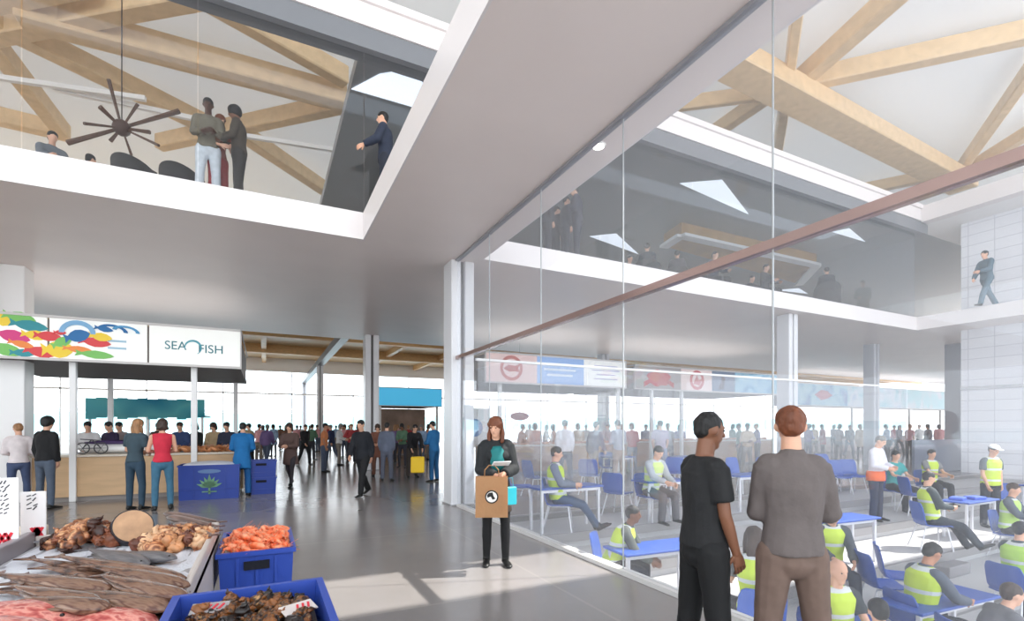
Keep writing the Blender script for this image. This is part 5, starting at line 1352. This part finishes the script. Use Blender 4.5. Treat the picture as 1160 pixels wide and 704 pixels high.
seated(1012, 508, 1.34, 170, 'person in a teal top seated far back right of the white shirt', SIT, 'chair of the person in teal', top='tshirt', topc=(.20, .60, .60), q=2)
seated(1053, 508, 1.34, 175, 'person in yellow vest seated far back before the partition', SIT, 'chair of the far yellow vest', vest=YEL, top='tshirt', topc=(.5, .5, .5), q=2)
p = tier_at(1122, 597); figure(p, face(178), 'standing worker in yellow vest and white cap facing the viewer', H=1.80, q=1, pose=dict(STAND, nod=16), vest=YEL, cap=(.95, .95, .95), top='tshirt', topc=(.35, .38, .4), botc=(.10, .12, .18))
p = tier_at(992, 592); figure(p, face(150), 'man in white shirt with orange vest tied at his waist, looking down', H=1.78, q=1, pose=dict(CARRY, nod=26), top='shirt', topc=(.88, .87, .90), botc=(.12, .17, .28), hairc='grey',
   extra=lambda r, J: put('tied_vest', (lambda b: (loft(b, [(J['pel']+V(0, 0, .08), .185, .15), (J['pel']-V(0, 0, .02), .20, .165), (J['pel']-V(0, 0, .12), .20, .16)], 16, xdir=(1, 0, 0)), b)[1])(NB()), mat((.95, .45, .25), .7), r, smooth=True))
# ---- upper storey
def up_fig(px, y, deg, lab, zf=TOP, **k):
    p = at_y(px, 484, y); figure((p.x, p.y, zf), face(deg), lab, q=k.pop('q', 1), **k)
up_fig(236, 9.95, 150, 'dark-haired person in white and khaki, left of the upstairs trio', H=1.74, pose=CARRY, top='shirt', topc=(.45, .42, .36), botc=(.80, .82, .84), skin='dark')
up_fig(247, 10.1, 120, 'red-haired woman with a red skirt in the middle of the upstairs trio', H=1.60, pose=CARRY, top='tshirt', topc=(.62, .35, .30), botc=(.62, .25, .26), hair='long', hairc='auburn', female=True)
up_fig(271, 9.9, -110, 'person in dark patterned shirt, right of the upstairs trio', H=1.74, pose=CARRY, top='shirt', topc=(.28, .24, .20), botc=(.20, .18, .17), skin='brown', hair='afro')
p = at_x(437, 484, 1.93); figure((p.x, p.y, TOP), face(-95), 'man in navy suit gesturing at the corner of the left-hand void upstairs', H=1.74, q=1, pose=POINT, top='jacket', topc=(.15, .18, .25), botc=(.13, .15, .2))
for px, y, h, c, lab in ((620, 9.75, 1.50, (.20, .20, .23), 'leftmost guest in black of the upstairs group above the glass wall'), (629, 10.35, 1.52, (.18, .18, .20), 'second guest in black of the upstairs group, half hidden'), (640, 9.8, 1.52, (.22, .22, .25), 'third guest in dark suit of the upstairs group, facing the tall man'), (654, 9.7, 1.80, (.25, .25, .29), 'tallest man in a dark grey suit, right of the upstairs group')):
    up_fig(px, y, -80 if px == 654 else 70, lab, H=h, pose=STAND if px != 654 else CARRY, top='jacket', topc=c, botc=c, q=2)
p = at_x(1118, 484, 20.75); figure((p.x, p.y, TOP), face(-92), 'man in a blue-grey suit striding along the upper walkway at the right', H=1.85, q=1, pose=dict(WALK, leg_l=(26, 8, 1, 4), leg_r=(-22, 14, 1, 4), arm_l=(20, 8, 80, 20)), top='jacket', topc=(.30, .40, .46), botc=(.32, .42, .48))
def tub_chair(loc, rz, label, c=(.20, .19, .19)):
    r = empty('tub_chair', loc, rz); o = NB(); n = 14
    a = []
    for i in range(n+1):
        t = PI*(-.08)+PI*1.16*i/n
        x, y = .38*math.cos(t), -.34*math.sin(t); h = .62+.20*math.sin(max(0, min(PI, t)))
        a.append((x, y, h))
    R1 = [[o.verts.new((x*k, y*k, z)) for x, y, z in [(p[0], p[1], .18) for p in a]] for k in (1, .84)]
    R2 = [[o.verts.new((x*k, y*k, z)) for x, y, z in a] for k in (1.05, .90)]
    for i in range(n):
        o.faces.new((R1[0][i], R1[0][i+1], R2[0][i+1], R2[0][i])); o.faces.new((R1[1][i], R2[1][i], R2[1][i+1], R1[1][i+1]))
        o.faces.new((R2[0][i], R2[0][i+1], R2[1][i+1], R2[1][i])); o.faces.new((R1[0][i], R1[1][i], R1[1][i+1], R1[0][i+1]))
    for i in (0, n): o.faces.new((R1[0][i], R1[1][i], R2[1][i], R2[0][i]))
    put('backrest', o, mat(c, .7), r, smooth=True)
    o = NB(); loft(o, [((0, 0, .22), .33), ((0, 0, .40), .34), ((0, 0, .44), .31)], 18); put('seat', o, mat((.28, .27, .27), .7), r)
    for sx in (-1, 1):
        for sy in (-1, 1): o = NB(); tube(o, (sx*.22, sy*.22, .2), (sx*.26, sy*.26, .012), .018, 8); put('leg', o, M_dark, r)
    return tag(r, label, 'armchair', 'dark tub chairs upstairs')
for px, y, dg, lab in ((155, 10.8, 20, 'dark tub chair upstairs, leftmost at the glass, back to the viewer'), (208, 10.75, 15, 'dark tub chair upstairs next to the standing trio')):
    p = at_y(px, 484, y); tub_chair((p.x, p.y, TOP), face(dg), lab)
for px, y, lab, dg, c in ((58, 11.3, 'reclining guest in grey seated upstairs at the far left', 120, (.4, .42, .44)), (99, 11.85, 'dark-haired guest seated low upstairs beside the spiky lamp', 20, (.2, .2, .22))):
    p = at_y(px, 484, y); figure((p.x, p.y, TOP), face(dg), lab, H=1.6, q=2, pose=SIT, top='jacket', topc=c, botc=(.2, .2, .22)); tub_chair((p.x, p.y-.0, TOP), face(dg), 'dark tub chair under the '+lab.split(' seated')[0])
for px, y, lab, c in ((733, 10.9, 'seated guest in dark suit upstairs right of the standing group', (.20, .23, .27)), (712, 12.0, 'seated guest with brown hair upstairs beside the dark-suited one', (.4, .36, .36)), (767, 10.95, 'seated guest with dark hair upstairs under the timber coffer, left', (.3, .28, .3)), (792, 11.9, 'second seated guest under the timber coffer', (.35, .3, .28)),
      (808, 10.6, 'seated guest in navy upstairs just above the copper rail', (.16, .18, .30)), (850, 11.7, 'seated guest in black upstairs left of the glass joint', (.14, .14, .15)), (866, 10.7, 'seated guest in grey upstairs at the glass joint', (.25, .26, .28)), (937, 9.9, 'lone guest in a dark suit upstairs, farthest right along the edge', (.16, .17, .20))):
    p = at_y(px, 484, y); hh = 1.74
    figure((p.x, p.y, TOP), face(20 if px % 2 else 150), lab, H=hh, q=2, pose=SIT, top='jacket', topc=c, botc=(.16, .16, .18), hairc='black' if px != 715 else 'brown')
    tub_chair((p.x, p.y, TOP), face(20 if px % 2 else 150), 'chair under the '+lab)
# spiky hanging lamp
c = at_y(138, 145, 12.2)
r = empty('starburst_lamp', c)
o = NB(); ball(o, (0, 0, 0), .16, sub=2); put('hub', o, mat((.30, .20, .16), .5), r, smooth=True)
for (qx, qy, w) in ((123, 90, .035), (76, 162, .05), (203, 126, .05), (149, 176, .03), (113, 121, .045), (170, 150, .04), (125, 160, .04), (156, 118, .03), (180, 165, .03), (95, 140, .03)):
    e = at_y(qx, qy, 12.2+rr.uniform(-.5, .5))-c; o = NB(); tube(o, e.normalized()*.1, e, w*.6, 6, w); put('spike', o, mat((.36, .25, .19), .5, var=.2), r)
o = NB(); tube(o, (0, 0, .1), (0, 0, ZR-c.z), .01, 6); put('cable', o, M_dark, r)
tag(r, 'dark brown starburst lamp with long spikes hanging over the upstairs lounge', 'ceiling lamp')
